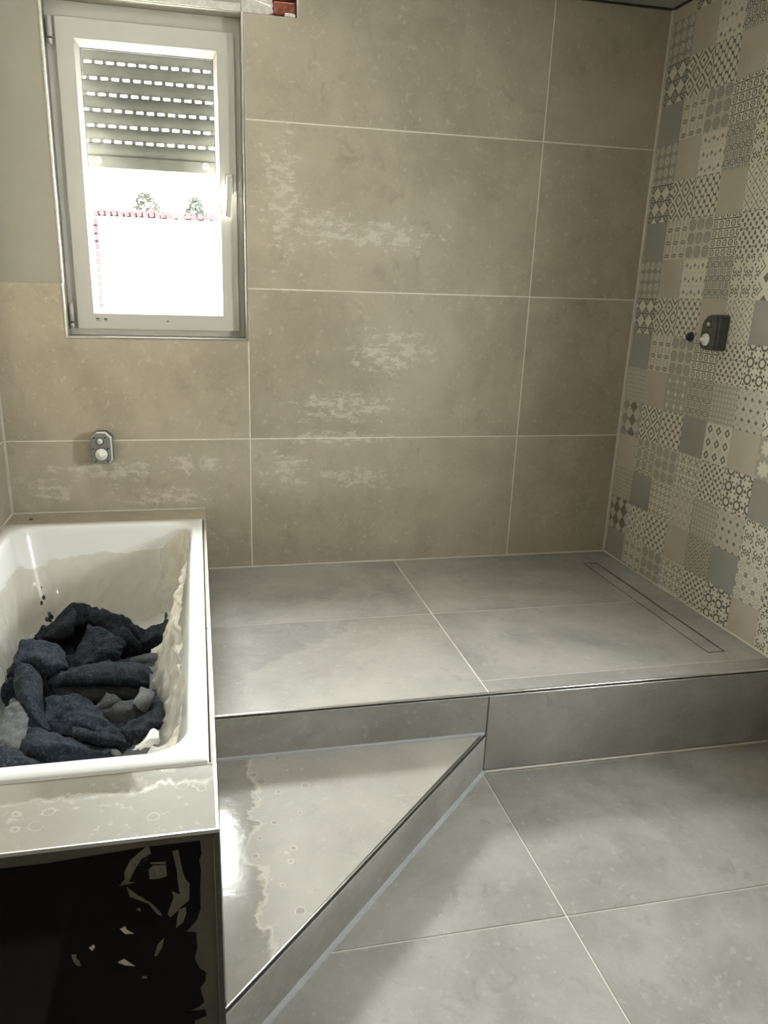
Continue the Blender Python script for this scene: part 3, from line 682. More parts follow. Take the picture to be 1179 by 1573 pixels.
# ------------------------------------------------------------------ patchwork wall: 15 cm patterned tiles
LIGHT, INK = (.60, .57, .485), (.10, .092, .072)
MIDL = (.46, .44, .385)
def pat(fn, light=LIGHT, ink=INK, name='patterned_tile'):
    m = new_mat(name, light, .38); t, b = tree(m)
    tc = t.nodes.new('ShaderNodeTexCoord'); s = t.nodes.new('ShaderNodeSeparateXYZ'); t.links.new(tc.outputs['UV'], s.inputs[0])
    u, v = X(t, s.outputs[0]), X(t, s.outputs[1])
    f = fn(u, v)
    n = noise(t, tc.outputs['UV'], 5., 5, .6)
    col = cmix(t, f.mn(1.).mx(0.)*(n.ss(.15, .55)*.25+.75), light, ink)
    t.links.new(col, b.inputs['Base Color']); return m
def cell(u, v, n, ox=0., oy=0., ny=None):
    p = (u*n+ox).fr()-.5; q = (v*(ny or n)+oy).fr()-.5
    return p, q
def R(p, q): return (p*p+q*q).sqrt()
def D(p, q): return abs(p)+abs(q)
def p_weave(u, v):
    p, q = cell(u, v, 3.5); m = D(p, q); p2, q2 = cell(u, v, 7, .5, .5); m2 = D(p2, q2)
    return m.band(.16, .27).mx(m.band(.40, .47)).mx(m2 < .16)
def p_bigd(u, v):
    p, q = cell(u, v, 2.5, .25, .1); m = D(p, q)
    inner = (m < .36)*((abs(p) < .045).mx(abs(q) < .045).mx(D(abs(p)-.14, abs(q)-.14) < .07))
    return m.band(.36, .5).mx(inner)
def p_loops(u, v):
    p, q = cell(u, v, 2, .25, 0, 2); m = abs(p)*1.+abs(q)*.95
    return (m*20.+.6).sin() > .25
def p_dots(u, v):
    p, q = cell(u, v, 4); p2, q2 = cell(u, v, 4, .5, .5)
    return 1.-((R(p*1.18, q*.86)+D(p, q)*.25 < .47)*1.).mx(R(p2*1.3, q2*.92) < .33)
def p_lattice(u, v):
    a, b = cell(u+v, u-v, 3.2, 0, .1); p = abs(a); q = abs(b)
    return (p.mx(q) > .455).mx((D(a, b) < .17)*1.)
def p_leaf(u, v):
    p, q = cell(u, v, 3, 0, .2); p2, q2 = cell(u, v, 3, .5, .2); p3, q3 = cell(u, v, 3, 0, .7)
    lens = lambda a, b: (abs(b)-(.25-a*a)*.72) < 0
    h = lens(p, q)*(abs(q) > .025)
    w_ = (abs(p2)-(.25-q2*q2)*.62)
    vlines = (abs(abs(p3)-.16-q3*q3*.3) < .03).mx(abs(abs(p3)-.33-q3*q3*.4) < .03)*(abs(q) > .2)
    return (h*.9).mx(vlines)
def p_leafd(u, v):
    p, q = cell(u, v, 3, 0, .2)
    lens = (abs(q)-(.25-p*p)*.85); h = lens < 0; core = (lens+.055 < 0)*(abs(q) > .03)
    p3, q3 = cell(u, v, 3, .5, .7); vl = abs(abs(p3)-.10+q3*q3*.4) < .045
    return ((abs(q) > .20)*.55).mx(h*1.)*(1.-core)*(1.-vl*(abs(q) > .22))
def p_circ(u, v):
    p, q = cell(u, v, 3); r = R(p, q)
    return (r.band(.34, .41)*.9).mx(r.band(.18, .25)*.8).mx((r < .38)*.24).mx((r < .07)*.9)
def p_ornate(u, v):
    p, q = cell(u, v, 4.5); r = R(p, q); p2, q2 = cell(u, v, 2.25, .5, .5); m = D(p2, q2)
    return (r.band(.24, .38)*(abs(p)+.12 > abs(q)*.5)).mx((r < .09)*1.).mx((m < .09)*1.).mx((abs(q) > .44)*1.)
def p_star(u, v):
    p, q = cell(u, v, 2.5); a = q.at2(p); r = R(p, q); p2, q2 = cell(u, v, 2.5, .5, .5); a2 = q2.at2(p2); r2 = R(p2, q2)
    pet = lambda r_, a_: ((a_*4.).cos() > .1)*r_.band(.13, .36)
    return pet(r, a).mx(pet(r2, a2)).mx((r < .06)*1.)
def p_rings(u, v):
    p, q = cell(u, v, 2.5); r = R(p, q); a = q.at2(p); p2, q2 = cell(u, v, 2.5, .5, .5); r2 = R(p2, q2); m2 = D(p2, q2)
    return r.band(.20, .335).mx(((a*8.).cos() > .2)*r.band(.38, .50)).mx(((D(p2, q) < .13)*1.)).mx((D(p, q2) < .13)*1.).mx(r2.band(.17, .22)*.0)
def p_chain(u, v):
    p, q = cell(u, v, 4, 0, 0, 3); e = R(p*1., q*1.75); p2, q2 = cell(u, v, 4, 0, .5, 3); s = abs(p2).mx(abs(q2)*1.3)
    return e.band(.30, .42).mx((e < .10)*.9).mx(s.band(.16, .23)*(e > .45)).mx((s < .07)*1.).mx((abs(p) > .44)*(e > .47)*.8)
def p_scroll(u, v):
    p, q = cell(u, v, 2.5); r = R(abs(p)-.22, abs(q)-.20); a = (abs(q)-.2).at2(abs(p)-.22)
    return (r.band(.10, .175)*(a < 1.9)).mx((D(p, q) < .07)*1.).mx(((abs(p)+abs(q)) > .90)*1.).mx((abs(abs(p)-abs(q)) < .03)*(R(p, q) < .25)*.8)
def p_bigstar(u, v):
    p, q = cell(u, v, 2); a = q.at2(p); r = R(p, q); p2, q2 = cell(u, v, 2, .5, .5)
    return (1.-((r-((a*8.).cos()*.07+.34)) < 0))*.62*(1.-((R(p2, q2) < .12)*.6))
def p_dstar(u, v):
    p, q = cell(u, v, 2, .5, 0); m = D(p, q); p2, q2 = cell(u, v, 2, 0, .5); m2 = D(p2, q2)
    c = p.mx(q)
    return (m.band(.26, .34)).mx(m < .12).mx(m2 < .24)*1.
def p_over(u, v):
    p, q = cell(u, v, 4); r = R(p, q); p2, q2 = cell(u, v, 4, .5, .5); r2 = R(p2, q2); m2 = D(p2, q2)
    lines = (abs(r-.45) < .035).mx(abs(r-.32) < .03).mx(abs(r-.18) < .03)
    return (m2 < .22).mx((1.-lines)*.55)
def p_fine(u, v):
    p, q = cell(u, v, 7); r = R(p, q); p2, q2 = cell(u, v, 3.5, .5, .5)
    return r.band(.18, .33).mx((D(p2, q2) < .16)*1.)*.95
def p_finef(u, v):
    p, q = cell(u, v, 8, .3, .1); r = R(p, q); a = q.at2(p)
    return (((a*4.).cos() > 0)*r.band(.12, .42))*.8
def p_speck(u, v):
    p, q = cell(u, v, 3); p2, q2 = cell(u, v, 3, .5, .18); p3, q3 = cell(u, v, 6, .2, .6)
    return (D(p*1.6, q) < .2).mx(D(p2*1.6, q2) < .15).mx((D(p3, q3) < .15)*.55)
def p_speckg(u, v):
    p, q = cell(u, v, 3); p2, q2 = cell(u, v, 6, .5, .5); return (1.-(D(p*1.3, q) < .24).mx(D(p2, q2) < .16)*1.)*.62
def p_cross(u, v):
    p, q = cell(u, v, 5); a = q.at2(p); r = R(p, q); p2, q2 = cell(u, v, 5, .5, .5)
    return (((a*4.).cos() > -.1)*r.band(.1, .40)).mx((D(p2, q2) < .12)*1.)
def p_odiam(u, v):
    p, q = cell(u, v, 3); m = D(p*1.1, q*.95); p2, q2 = cell(u, v, 3, .5, .5); m2 = D(p2, q2)
    return m.band(.17, .34).mx((m2 < .30)*.16).mx((m < .06)*.5)
def p_argyle(u, v):
    p, q = cell(u, v, 2.5, .1, .3); m = D(p, q); p2, q2 = cell(u, v, 2.5, .6, .3); c = (u*2.5+.1).fl()
    return (m < .5)*(.55+((c*1.9).sin())*.3)+(m > .5)*((p2*p2+q2*q2).sqrt() < .09)*.4
def p_check(u, v):
    p, q = cell(u, v, 2.5, .1, .3); m = D(p*1.15, q); return (m > .5)*.95+(m < .5)*(m.band(.25, .32)*.2)
def p_dense(u, v):
    p, q = cell(u, v, 3.5); m = D(p, q); return m.band(.12, .22).mx(m.band(.32, .41)).mx((m > .80)*1.)
def p_net(u, v):
    p, q = cell(u+v, u-v, 3.5); s = abs(p).mx(abs(q)); return (1.-(s.band(.36, .44)))*.85*(1.-(s < .13)*1.)
def p_gstar(u, v):
    p, q = cell(u, v, 3); a = q.at2(p); r = R(p, q); p2, q2 = cell(u, v, 3, .5, .5); m2 = abs(p2).mx(abs(q2))
    return ((m2 < .20)*.7).mx(((a*8.).cos() < -.3)*r.band(.1, .4)*.45)
BEIGE, GREY, PINK, GREEN = (.44, .40, .325), (.285, .276, .248), (.43, .385, .32), (.285, .285, .258)
PM = {k: pat(f, *c) for k, (f, c) in dict(
    A=(p_weave, (MIDL, INK)), D=(p_bigd, ()), L=(p_loops, (LIGHT, (.15, .135, .105))), O=(p_dots, ()), X=(p_lattice, (LIGHT, (.20, .18, .145))),
    F=(p_leaf, (LIGHT, (.17, .155, .12))), C=(p_circ, (MIDL, (.15, .142, .118))), N=(p_ornate, ()), S=(p_star, (LIGHT, (.13, .118, .09))), R=(p_rings, ()),
    H=(p_chain, (MIDL, (.12, .11, .085))), K=(p_scroll, (LIGHT, (.12, .11, .085))), B=(p_bigstar, (LIGHT, (.17, .16, .13))), d=(p_dstar, (LIGHT, (.15, .14, .11))), V=(p_over, (LIGHT, (.14, .128, .1))),
    f=(p_fine, (LIGHT, (.12, .11, .085))), n=(p_finef, (MIDL, (.14, .13, .10))), s=(p_speck, (LIGHT, (.15, .14, .12))), t=(p_speckg, (LIGHT, (.18, .17, .145))), c=(p_cross, (LIGHT, (.11, .10, .078))),
    o=(p_odiam, (LIGHT, (.10, .09, .07))), a=(p_argyle, (MIDL, (.11, .10, .078))), k=(p_check, (MIDL, (.12, .108, .085))), e=(p_dense, (LIGHT, (.13, .12, .095))), x=(p_net, (LIGHT, (.13, .12, .095))),
    g=(p_gstar, (LIGHT, (.17, .155, .125))), l=(p_leafd, (LIGHT, (.11, .10, .078))), h=(p_chain, (LIGHT, (.20, .185, .15))), m=(p_circ, (MIDL, (.18, .17, .145)))).items()}
for k, c in dict(b=BEIGE, G=GREY, p=PINK, q=GREEN).items(): PM[k] = plain('plain_patch_tile', c, .40, nscale=6, namp=.06)
ROWS = ["bDLObXGSKB", "AbsHKdnVbc", "DLObXGoSKB", "GFCNSRVqBf", "AbsHKdnVbc", "DLObXGoSKB", "GFCNSRVqBf", "AbsHKdnVbc", "DLObXGoSKB", "GFCNSRVqBf",
        "nptHnVdfKb", "alOGobBcqF", "blCfSRGVKc", "nGchnVKogb", "keObxqgSFC", "GFCfSRbKVc", "nbsHKdnVbf", "DLObXGoSKB"]
ROWS[11] = "aLOGobBcqF"; ROWS[12] = "blmfSRGVKc"
PZ, PS = 1.475, .150
_base = bmesh.new(); add_box(_base, (0, -.0748, -.0748), (.008, .0748, .0748))
bmesh.ops.recalc_face_normals(_base, faces=_base.faces[:]); bevel_all(_base, .0006)
def patch_mesh(y0, y1, z0, z1, yc, zc):
    bm = bmesh.new(); add_box(bm, (0, y0, z0), (.008, y1, z1)); bmesh.ops.recalc_face_normals(bm, faces=bm.faces[:]); bevel_all(bm, .0006)
    uv = bm.loops.layers.uv.new('UVMap')
    for f in bm.faces:
        for l in f.loops: l[uv].uv = ((l.vert.co.y*-1)/PS+.5, l.vert.co.z/PS+.5)
    me = bm_mesh('tile', bm); me.materials.append(M_bed); return me
_base.free()
FULL = patch_mesh(-.0748, .0748, -.0748, .0748, 0, 0)
for r, codes in enumerate(ROWS):
    zt_ = PZ+PS*(8-r); zb_ = zt_-PS
    for c in range(11):
        ya = -.010-PS*c; yb = ya-PS
        lo = .001 if yb < YE-.06 else ZP+.003
        if ya > YE and yb < YE: lo = ZP+.003
        if zt_ <= lo+.01 or zb_ >= ZC-.008: continue
        zz0 = max(zb_+.0002, lo); zz1 = min(zt_-.0002, ZC-.006)
        cy_, cz_ = (ya+yb)/2, (zt_+zb_)/2
        me = FULL if (zz0-zb_ < .001 and zt_-zz1 < .001) else patch_mesh(-.0748, .0748, zz0-cz_, zz1-cz_, 0, 0)
        o = bpy.data.objects.new('tile', me); COL.objects.link(o); o.parent = wall_right; o.location = (XR, cy_, cz_)
        o.material_slots[0].link = 'OBJECT'; o.material_slots[0].material = PM[codes[c % 10]]
# large plain tiles beyond the patchwork
for a, b, zs4 in ((-1.663, W2[1], (.0, J0, J1, J2, ZC-.005)), (W2[1], W2[0], (.0, J0, W2[2])), (W2[1], W2[0], (W2[3], J2, ZC-.005)), (W2[0], -3.263, (.0, J0, J1, J2, ZC-.005)), (-3.263, YF, (.0, J0, J1, J2, ZC-.005))):
    for c, d in zip(zs4, zs4[1:]):
        box('tile', (XR, b+g, c+g), (XR+.008, a-g, d-g), M_wall, wall_right, .0009)
# felt rags: coarse control nets in metres
RAGS = {
 'base': [[(-0.804, -0.459, 0.15), (-0.772, -0.49, 0.15), (-0.671, -0.438, 0.15), (-0.536, -0.491, 0.15), (-0.429, -0.567, 0.15)],
   [(-0.804, -0.529, 0.23), (-0.772, -0.56, 0.25), (-0.671, -0.508, 0.27), (-0.536, -0.561, 0.27), (-0.429, -0.637, 0.24)],
   [(-0.862, -0.699, 0.22), (-0.81, -0.746, 0.24), (-0.667, -0.753, 0.26), (-0.516, -0.769, 0.27), (-0.395, -0.784, 0.24)],
   [(-0.835, -0.878, 0.22), (-0.78, -0.922, 0.24), (-0.647, -0.95, 0.27), (-0.498, -0.951, 0.27), (-0.358, -0.943, 0.24)],
   [(-0.8, -1.037, 0.22), (-0.727, -1.082, 0.24), (-0.596, -1.112, 0.27), (-0.468, -1.139, 0.28), (-0.351, -1.102, 0.24)],
   [(-0.79, -1.241, 0.24), (-0.733, -1.28, 0.26), (-0.606, -1.297, 0.28), (-0.481, -1.309, 0.28), (-0.417, -1.283, 0.25)],
   [(-0.779, -1.326, 0.24), (-0.728, -1.364, 0.26), (-0.611, -1.404, 0.28), (-0.509, -1.398, 0.28), (-0.452, -1.339, 0.25)]],
 'mound': [[(-0.783, -0.57, 0.16), (-0.718, -0.545, 0.2), (-0.66, -0.501, 0.23), (-0.559, -0.564, 0.23), (-0.47, -0.608, 0.21), (-0.399, -0.643, 0.16)],
   [(-0.783, -0.64, 0.3), (-0.718, -0.615, 0.34), (-0.66, -0.571, 0.37), (-0.559, -0.634, 0.37), (-0.47, -0.678, 0.35), (-0.399, -0.713, 0.3)],
   [(-0.759, -0.709, 0.3), (-0.688, -0.692, 0.335), (-0.628, -0.68, 0.36), (-0.547, -0.721, 0.37), (-0.474, -0.745, 0.345), (-0.393, -0.773, 0.29)],
   [(-0.731, -0.68, 0.27), (-0.677, -0.672, 0.29), (-0.622, -0.699, 0.32), (-0.562, -0.736, 0.34), (-0.486, -0.791, 0.32), (-0.4, -0.77, 0.275)],
   [(-0.706, -0.692, 0.26), (-0.661, -0.68, 0.25), (-0.603, -0.768, 0.29), (-0.54, -0.844, 0.31), (-0.486, -0.813, 0.29), (-0.419, -0.775, 0.265)]],
 'tongue': [[(-0.436, -0.67, 0.3), (-0.398, -0.659, 0.315), (-0.363, -0.66, 0.33), (-0.343, -0.683, 0.335)],
   [(-0.43, -0.751, 0.31), (-0.391, -0.773, 0.335), (-0.354, -0.763, 0.345), (-0.339, -0.77, 0.34)],
   [(-0.411, -0.784, 0.29), (-0.382, -0.798, 0.305), (-0.357, -0.797, 0.32), (-0.344, -0.781, 0.325)]],
 'loop': [[(-0.741, -0.686, 0.35), (-0.667, -0.683, 0.385), (-0.646, -0.639, 0.395)],
   [(-0.71, -0.756, 0.36), (-0.645, -0.78, 0.4), (-0.62, -0.728, 0.405)],
   [(-0.721, -0.782, 0.35), (-0.661, -0.805, 0.37), (-0.622, -0.794, 0.385)],
   [(-0.722, -0.762, 0.31), (-0.672, -0.763, 0.32), (-0.629, -0.769, 0.34)]],
 'centre': [[(-0.59, -0.73, 0.37), (-0.532, -0.775, 0.37), (-0.452, -0.834, 0.345)],
   [(-0.607, -0.8, 0.34), (-0.527, -0.829, 0.355), (-0.458, -0.836, 0.34)],
   [(-0.625, -0.867, 0.315), (-0.54, -0.88, 0.335), (-0.474, -0.861, 0.32)],
   [(-0.634, -0.912, 0.3), (-0.556, -0.903, 0.315), (-0.48, -0.873, 0.3)]],
 'flap': [[(-0.784, -0.73, 0.2), (-0.728, -0.767, 0.215), (-0.673, -0.801, 0.21), (-0.642, -0.818, 0.19)],
   [(-0.784, -0.8, 0.36), (-0.728, -0.837, 0.375), (-0.673, -0.871, 0.37), (-0.642, -0.888, 0.35)],
   [(-0.766, -0.932, 0.385), (-0.709, -0.956, 0.405), (-0.651, -0.992, 0.4), (-0.62, -0.977, 0.365)],
   [(-0.752, -1.026, 0.395), (-0.696, -1.048, 0.42), (-0.644, -1.06, 0.41), (-0.612, -1.018, 0.37)],
   [(-0.745, -1.012, 0.375), (-0.691, -1.061, 0.39), (-0.646, -1.06, 0.38), (-0.623, -1.008, 0.35)]],
 'band': [[(-0.751, -1.024, 0.4), (-0.715, -1.061, 0.41), (-0.684, -1.066, 0.38)],
   [(-0.737, -1.109, 0.39), (-0.695, -1.163, 0.41), (-0.666, -1.127, 0.37)],
   [(-0.714, -1.18, 0.375), (-0.669, -1.251, 0.4), (-0.648, -1.206, 0.355)],
   [(-0.681, -1.257, 0.36), (-0.643, -1.323, 0.385), (-0.631, -1.269, 0.345)],
   [(-0.657, -1.277, 0.33), (-0.626, -1.323, 0.35), (-0.601, -1.305, 0.33)]],
 'fold': [[(-0.678, -0.991, 0.33), (-0.633, -0.997, 0.345), (-0.531, -0.993, 0.36), (-0.439, -0.989, 0.35), (-0.381, -0.962, 0.325), (-0.354, -0.956, 0.3)],
   [(-0.666, -1.067, 0.355), (-0.612, -1.083, 0.38), (-0.517, -1.095, 0.395), (-0.429, -1.092, 0.385), (-0.375, -1.059, 0.35), (-0.339, -1.058, 0.315)],
   [(-0.659, -1.078, 0.345), (-0.598, -1.116, 0.37), (-0.512, -1.147, 0.385), (-0.431, -1.141, 0.375), (-0.378, -1.106, 0.345), (-0.341, -1.099, 0.31)],
   [(-0.661, -1.03, 0.325), (-0.595, -1.082, 0.34), (-0.517, -1.119, 0.355), (-0.456, -1.116, 0.35), (-0.395, -1.095, 0.325), (-0.357, -1.09, 0.3)]],
 'under': [[(-0.658, -1.066, 0.345), (-0.594, -1.088, 0.345), (-0.517, -1.115, 0.355), (-0.446, -1.112, 0.345), (-0.389, -1.107, 0.325)],
   [(-0.644, -1.07, 0.33), (-0.579, -1.121, 0.335), (-0.515, -1.144, 0.345), (-0.45, -1.132, 0.335), (-0.405, -1.12, 0.315)],
   [(-0.618, -1.082, 0.31), (-0.566, -1.12, 0.315), (-0.521, -1.147, 0.32), (-0.467, -1.126, 0.315), (-0.408, -1.116, 0.305)]],
 'grey': [[(-0.45, -0.881, 0.315), (-0.403, -0.882, 0.325), (-0.358, -0.873, 0.325)],
   [(-0.443, -0.898, 0.31), (-0.399, -0.905, 0.32), (-0.358, -0.909, 0.322)],
   [(-0.432, -0.901, 0.3), (-0.39, -0.92, 0.305), (-0.362, -0.937, 0.305)]],
 'scrap': [[(-0.517, -1.219, 0.335), (-0.465, -1.231, 0.355), (-0.404, -1.233, 0.365), (-0.352, -1.193, 0.355)],
   [(-0.498, -1.254, 0.34), (-0.45, -1.276, 0.36), (-0.403, -1.282, 0.37), (-0.365, -1.231, 0.36)],
   [(-0.476, -1.274, 0.335), (-0.435, -1.296, 0.35), (-0.401, -1.295, 0.355), (-0.369, -1.265, 0.345)],
   [(-0.457, -1.276, 0.325), (-0.431, -1.298, 0.335), (-0.402, -1.295, 0.335), (-0.38, -1.268, 0.325)]],
 'curl': [[(-0.393, -1.16, 0.365), (-0.37, -1.208, 0.38), (-0.352, -1.228, 0.375)],
   [(-0.398, -1.24, 0.38), (-0.378, -1.298, 0.4), (-0.361, -1.285, 0.385)],
   [(-0.407, -1.275, 0.375), (-0.387, -1.318, 0.39), (-0.372, -1.306, 0.37)]],
 'tab': [[(-0.516, -1.221, 0.345), (-0.492, -1.219, 0.365), (-0.483, -1.19, 0.37)],
   [(-0.492, -1.253, 0.35), (-0.467, -1.252, 0.37), (-0.455, -1.218, 0.37)],
   [(-0.477, -1.238, 0.34), (-0.454, -1.243, 0.355), (-0.439, -1.215, 0.355)]],
 'strip': [[(-0.384, -0.996, 0.34), (-0.362, -0.996, 0.335), (-0.353, -1.025, 0.33)],
   [(-0.375, -1.102, 0.355), (-0.353, -1.108, 0.35), (-0.342, -1.116, 0.335)],
   [(-0.376, -1.145, 0.345), (-0.354, -1.159, 0.345), (-0.338, -1.162, 0.33)]],
 'navy': [[(-0.655, -1.151, 0.335), (-0.607, -1.164, 0.35), (-0.556, -1.174, 0.345), (-0.507, -1.215, 0.335)],
   [(-0.634, -1.242, 0.34), (-0.581, -1.263, 0.365), (-0.532, -1.272, 0.36), (-0.478, -1.294, 0.345)],
   [(-0.629, -1.299, 0.335), (-0.56, -1.314, 0.36), (-0.5, -1.342, 0.36), (-0.435, -1.357, 0.34)],
   [(-0.598, -1.324, 0.325), (-0.537, -1.358, 0.34), (-0.479, -1.376, 0.34), (-0.406, -1.383, 0.32)]],
 'sweep': [[(-0.559, -1.345, 0.365), (-0.502, -1.392, 0.375), (-0.448, -1.393, 0.37), (-0.408, -1.396, 0.34)],
   [(-0.54, -1.407, 0.375), (-0.49, -1.443, 0.39), (-0.442, -1.439, 0.385), (-0.4, -1.434, 0.35)],
   [(-0.535, -1.422, 0.36), (-0.486, -1.45, 0.375), (-0.443, -1.441, 0.365), (-0.405, -1.43, 0.345)]],
 'roll': [[(-0.37, -1.166, 0.335), (-0.344, -1.172, 0.33), (-0.331, -1.209, 0.32)],
   [(-0.363, -1.263, 0.355), (-0.337, -1.285, 0.36), (-0.326, -1.292, 0.34)],
   [(-0.397, -1.331, 0.365), (-0.357, -1.363, 0.375), (-0.334, -1.362, 0.355)],
   [(-0.433, -1.368, 0.355), (-0.391, -1.411, 0.375), (-0.364, -1.409, 0.36)],
   [(-0.428, -1.376, 0.34), (-0.405, -1.429, 0.35), (-0.388, -1.412, 0.34)]],
 'front': [[(-0.658, -1.345, 0.37), (-0.605, -1.387, 0.38), (-0.552, -1.422, 0.375), (-0.497, -1.441, 0.36), (-0.447, -1.423, 0.34)],
   [(-0.648, -1.433, 0.39), (-0.587, -1.483, 0.405), (-0.535, -1.492, 0.395), (-0.486, -1.486, 0.375), (-0.429, -1.462, 0.345)],
   [(-0.647, -1.473, 0.385), (-0.586, -1.514, 0.395), (-0.533, -1.512, 0.385), (-0.486, -1.494, 0.37), (-0.424, -1.472, 0.34)],
   [(-0.642, -1.475, 0.365), (-0.585, -1.511, 0.37), (-0.531, -1.51, 0.365), (-0.483, -1.492, 0.35), (-0.425, -1.472, 0.335)]],
 'light': [[(-0.736, -1.171, 0.36), (-0.71, -1.201, 0.375), (-0.685, -1.253, 0.375)],
   [(-0.73, -1.284, 0.37), (-0.689, -1.314, 0.395), (-0.661, -1.32, 0.385)],
   [(-0.723, -1.389, 0.38), (-0.679, -1.419, 0.405), (-0.647, -1.404, 0.39)],
   [(-0.732, -1.429, 0.37), (-0.681, -1.475, 0.395), (-0.646, -1.47, 0.38)]],
 'corner': [[(-0.735, -1.443, 0.385), (-0.687, -1.466, 0.395), (-0.646, -1.485, 0.39), (-0.599, -1.497, 0.375)],
   [(-0.719, -1.507, 0.395), (-0.674, -1.521, 0.405), (-0.632, -1.532, 0.4), (-0.585, -1.53, 0.38)],
   [(-0.712, -1.537, 0.385), (-0.667, -1.555, 0.395), (-0.625, -1.552, 0.39), (-0.581, -1.53, 0.375)]],
 'white': [[(-0.395, -1.486, 0.37), (-0.374, -1.464, 0.38), (-0.352, -1.435, 0.385), (-0.335, -1.435, 0.38)],
   [(-0.381, -1.507, 0.385), (-0.361, -1.505, 0.4), (-0.344, -1.479, 0.4), (-0.33, -1.466, 0.39)],
   [(-0.377, -1.489, 0.37), (-0.359, -1.491, 0.375), (-0.341, -1.49, 0.38), (-0.329, -1.472, 0.375)]],
 'hem': [[(-0.461, -1.451, 0.36), (-0.437, -1.465, 0.365), (-0.415, -1.493, 0.36)],
   [(-0.455, -1.465, 0.355), (-0.435, -1.488, 0.36), (-0.421, -1.497, 0.355)]],
}
# ------------------------------------------------------------------ felt rags in the tub
from mathutils import noise as mnoise
def crom(p0, p1, p2, p3, t):
    return 0.5*((2*p1)+(p2-p0)*t+(2*p0-5*p1+4*p2-p3)*t*t+(3*p1-p0-3*p2+p3)*t*t*t)
def curve(P, t):
    n = len(P)-1; f = min(t*n, n-1e-6); i = int(f); e = f-i
    a = P[i-1] if i > 0 else P[0]*2-P[1]; d = P[i+2] if i+2 <= n else P[n]*2-P[n-1]
    return crom(a, P[i], P[i+1], d, e)
def net_mesh(name, net, nu, nv, amp=.006, seed=0., thick=True, fine=.0022, hem=.006):
    C = [[Vector(p) for p in r] for r in net]
    vs = []
    for j in range(nv+1):
        for i in range(nu+1):
            u, v = i/nu, j/nv
            u2 = u+hem*6*mnoise.noise(Vector((v*7, seed, 3.1)))*(abs(u-.5)*2)**6
            p = curve([curve(r, min(1, max(0, u2))) for r in C], v)
            q = p*1.; k = Vector((seed, seed*2, 0))
            # creases: ridged noise along a warped direction gives long sharp folds
            wq = q+Vector((mnoise.noise(q*6+k), mnoise.noise(q*6+k+Vector((4, 1, 2))), 0))*.05
            an = seed*1.7; ca, sa = math.cos(an), math.sin(an)
            ga, gb = wq.x*ca+wq.y*sa, -wq.x*sa+wq.y*ca
            r1 = 1-abs(mnoise.noise(Vector((ga*24, gb*8, seed))))*2.6; r2 = 1-abs(mnoise.noise(q*38+k))*2.4
            r3 = 1-abs(mnoise.noise(Vector((ga*9, gb*30, seed+4))))*2.6
            d = Vector((mnoise.noise(q*10+k), mnoise.noise(q*10+k+Vector((5, 3, 1))), .3*mnoise.noise(q*9+k+Vector((1, 7, 2)))))*amp*1.3
            d.z += max(-.2, r1)*amp*1.25+max(-.2, r3)*amp*.8+r2*fine*1.3
            vs.append(p+d)
    fs = [(j*(nu+1)+i, j*(nu+1)+i+1, (j+1)*(nu+1)+i+1, (j+1)*(nu+1)+i) for j in range(nv) for i in range(nu)]
    me = bpy.data.meshes.new(name); me.from_pydata([tuple(v) for v in vs], [], fs); me.update(); return me
def net_size(net, cellsz=.0075):
    def length(pts): return math.fsum((Vector(a)-Vector(b)).length for a, b in zip(pts, pts[1:]))
    lu = max(length(r) for r in net); lv = max(length([r[k] for r in net if len(r) > k]) for k in range(min(len(r) for r in net)))
    return max(8, int(lu/cellsz)), max(8, int(lv/cellsz))
RAGS_OF = [('felt_rag', 'black felt rag heaped up at the back of the bathtub', 3, [('mound', 3, .011), ('loop', 3, .008), ('tongue', 3, .006)]),
           ('felt_rag', 'charcoal felt rag spread flat under the whole pile in bathtub', 0, [('base', 0, .016), ('centre', 0, .006)]),
           ('felt_rag', 'navy felt rag looped along the left of the pile', 1, [('flap', 1, .006), ('band', 1, .006)]),
           ('felt_rag', 'charcoal felt rag rolled across the middle of the pile', 0, [('fold', 0, .006), ('under', 4, .003), ('strip', 2, .004)]),
           ('felt_scrap', 'small grey felt scrap at the right edge behind middle roll', 4, [('grey', 4, .003)]),
           ('felt_scrap', 'curled grey felt scrap lying on top of the pile', 2, [('scrap', 4, .005), ('curl', 2, .004), ('tab', 4, .003)]),
           ('felt_rag', 'navy felt rag sweeping to the right front of the pile', 1, [('navy', 1, .008), ('sweep', 0, .006), ('roll', 0, .006)]),
           ('felt_rag', 'dark felt rag folded thick at the front of bathtub', 1, [('front', 1, .006), ('hem', 2, .002)]),
           ('felt_rag', 'pale grey felt rag at the left front of the pile', 2, [('light', 2, .006)]),
           ('felt_rag', 'dark blue felt rag end in the front left tub corner', 1, [('corner', 1, .005)])]
M_felt.append(felt_mat('dark_grey_felt', (.034, .036, .039), (.062, .064, .067), (.13, .13, .13)))
sd = 1.3
for nm, lab, _, parts in RAGS_OF:
    allpts = [p for k, _, _ in parts for r in RAGS[k] for p in r]
    cx_ = math.fsum(p[0] for p in allpts)/len(allpts); cy_ = math.fsum(p[1] for p in allpts)/len(allpts)
    root = empty(nm, (cx_, cy_, .142), lab, 'rag', 'felt rags in the bathtub')
    for k, mi, amp in parts:
        sd += 3.7
        net = RAGS[k]; nu, nv = net_size(net)
        o = link('fold', net_mesh('fold', net, nu, nv, amp, sd), M_felt[mi], root, True)
        md = o.modifiers.new('thickness', 'SOLIDIFY'); md.thickness = .0042; md.offset = -1
wb = empty('plastic_scrap', (-.40, -1.45, .3), 'crumpled white plastic scrap at the front right of the rags', 'scrap')
o = link('scrap_sheet', net_mesh('scrap_sheet', RAGS['white'], 26, 16, .007, 77., fine=.003), M_white, wb, True)
o.modifiers.new('thickness', 'SOLIDIFY').thickness = .0012

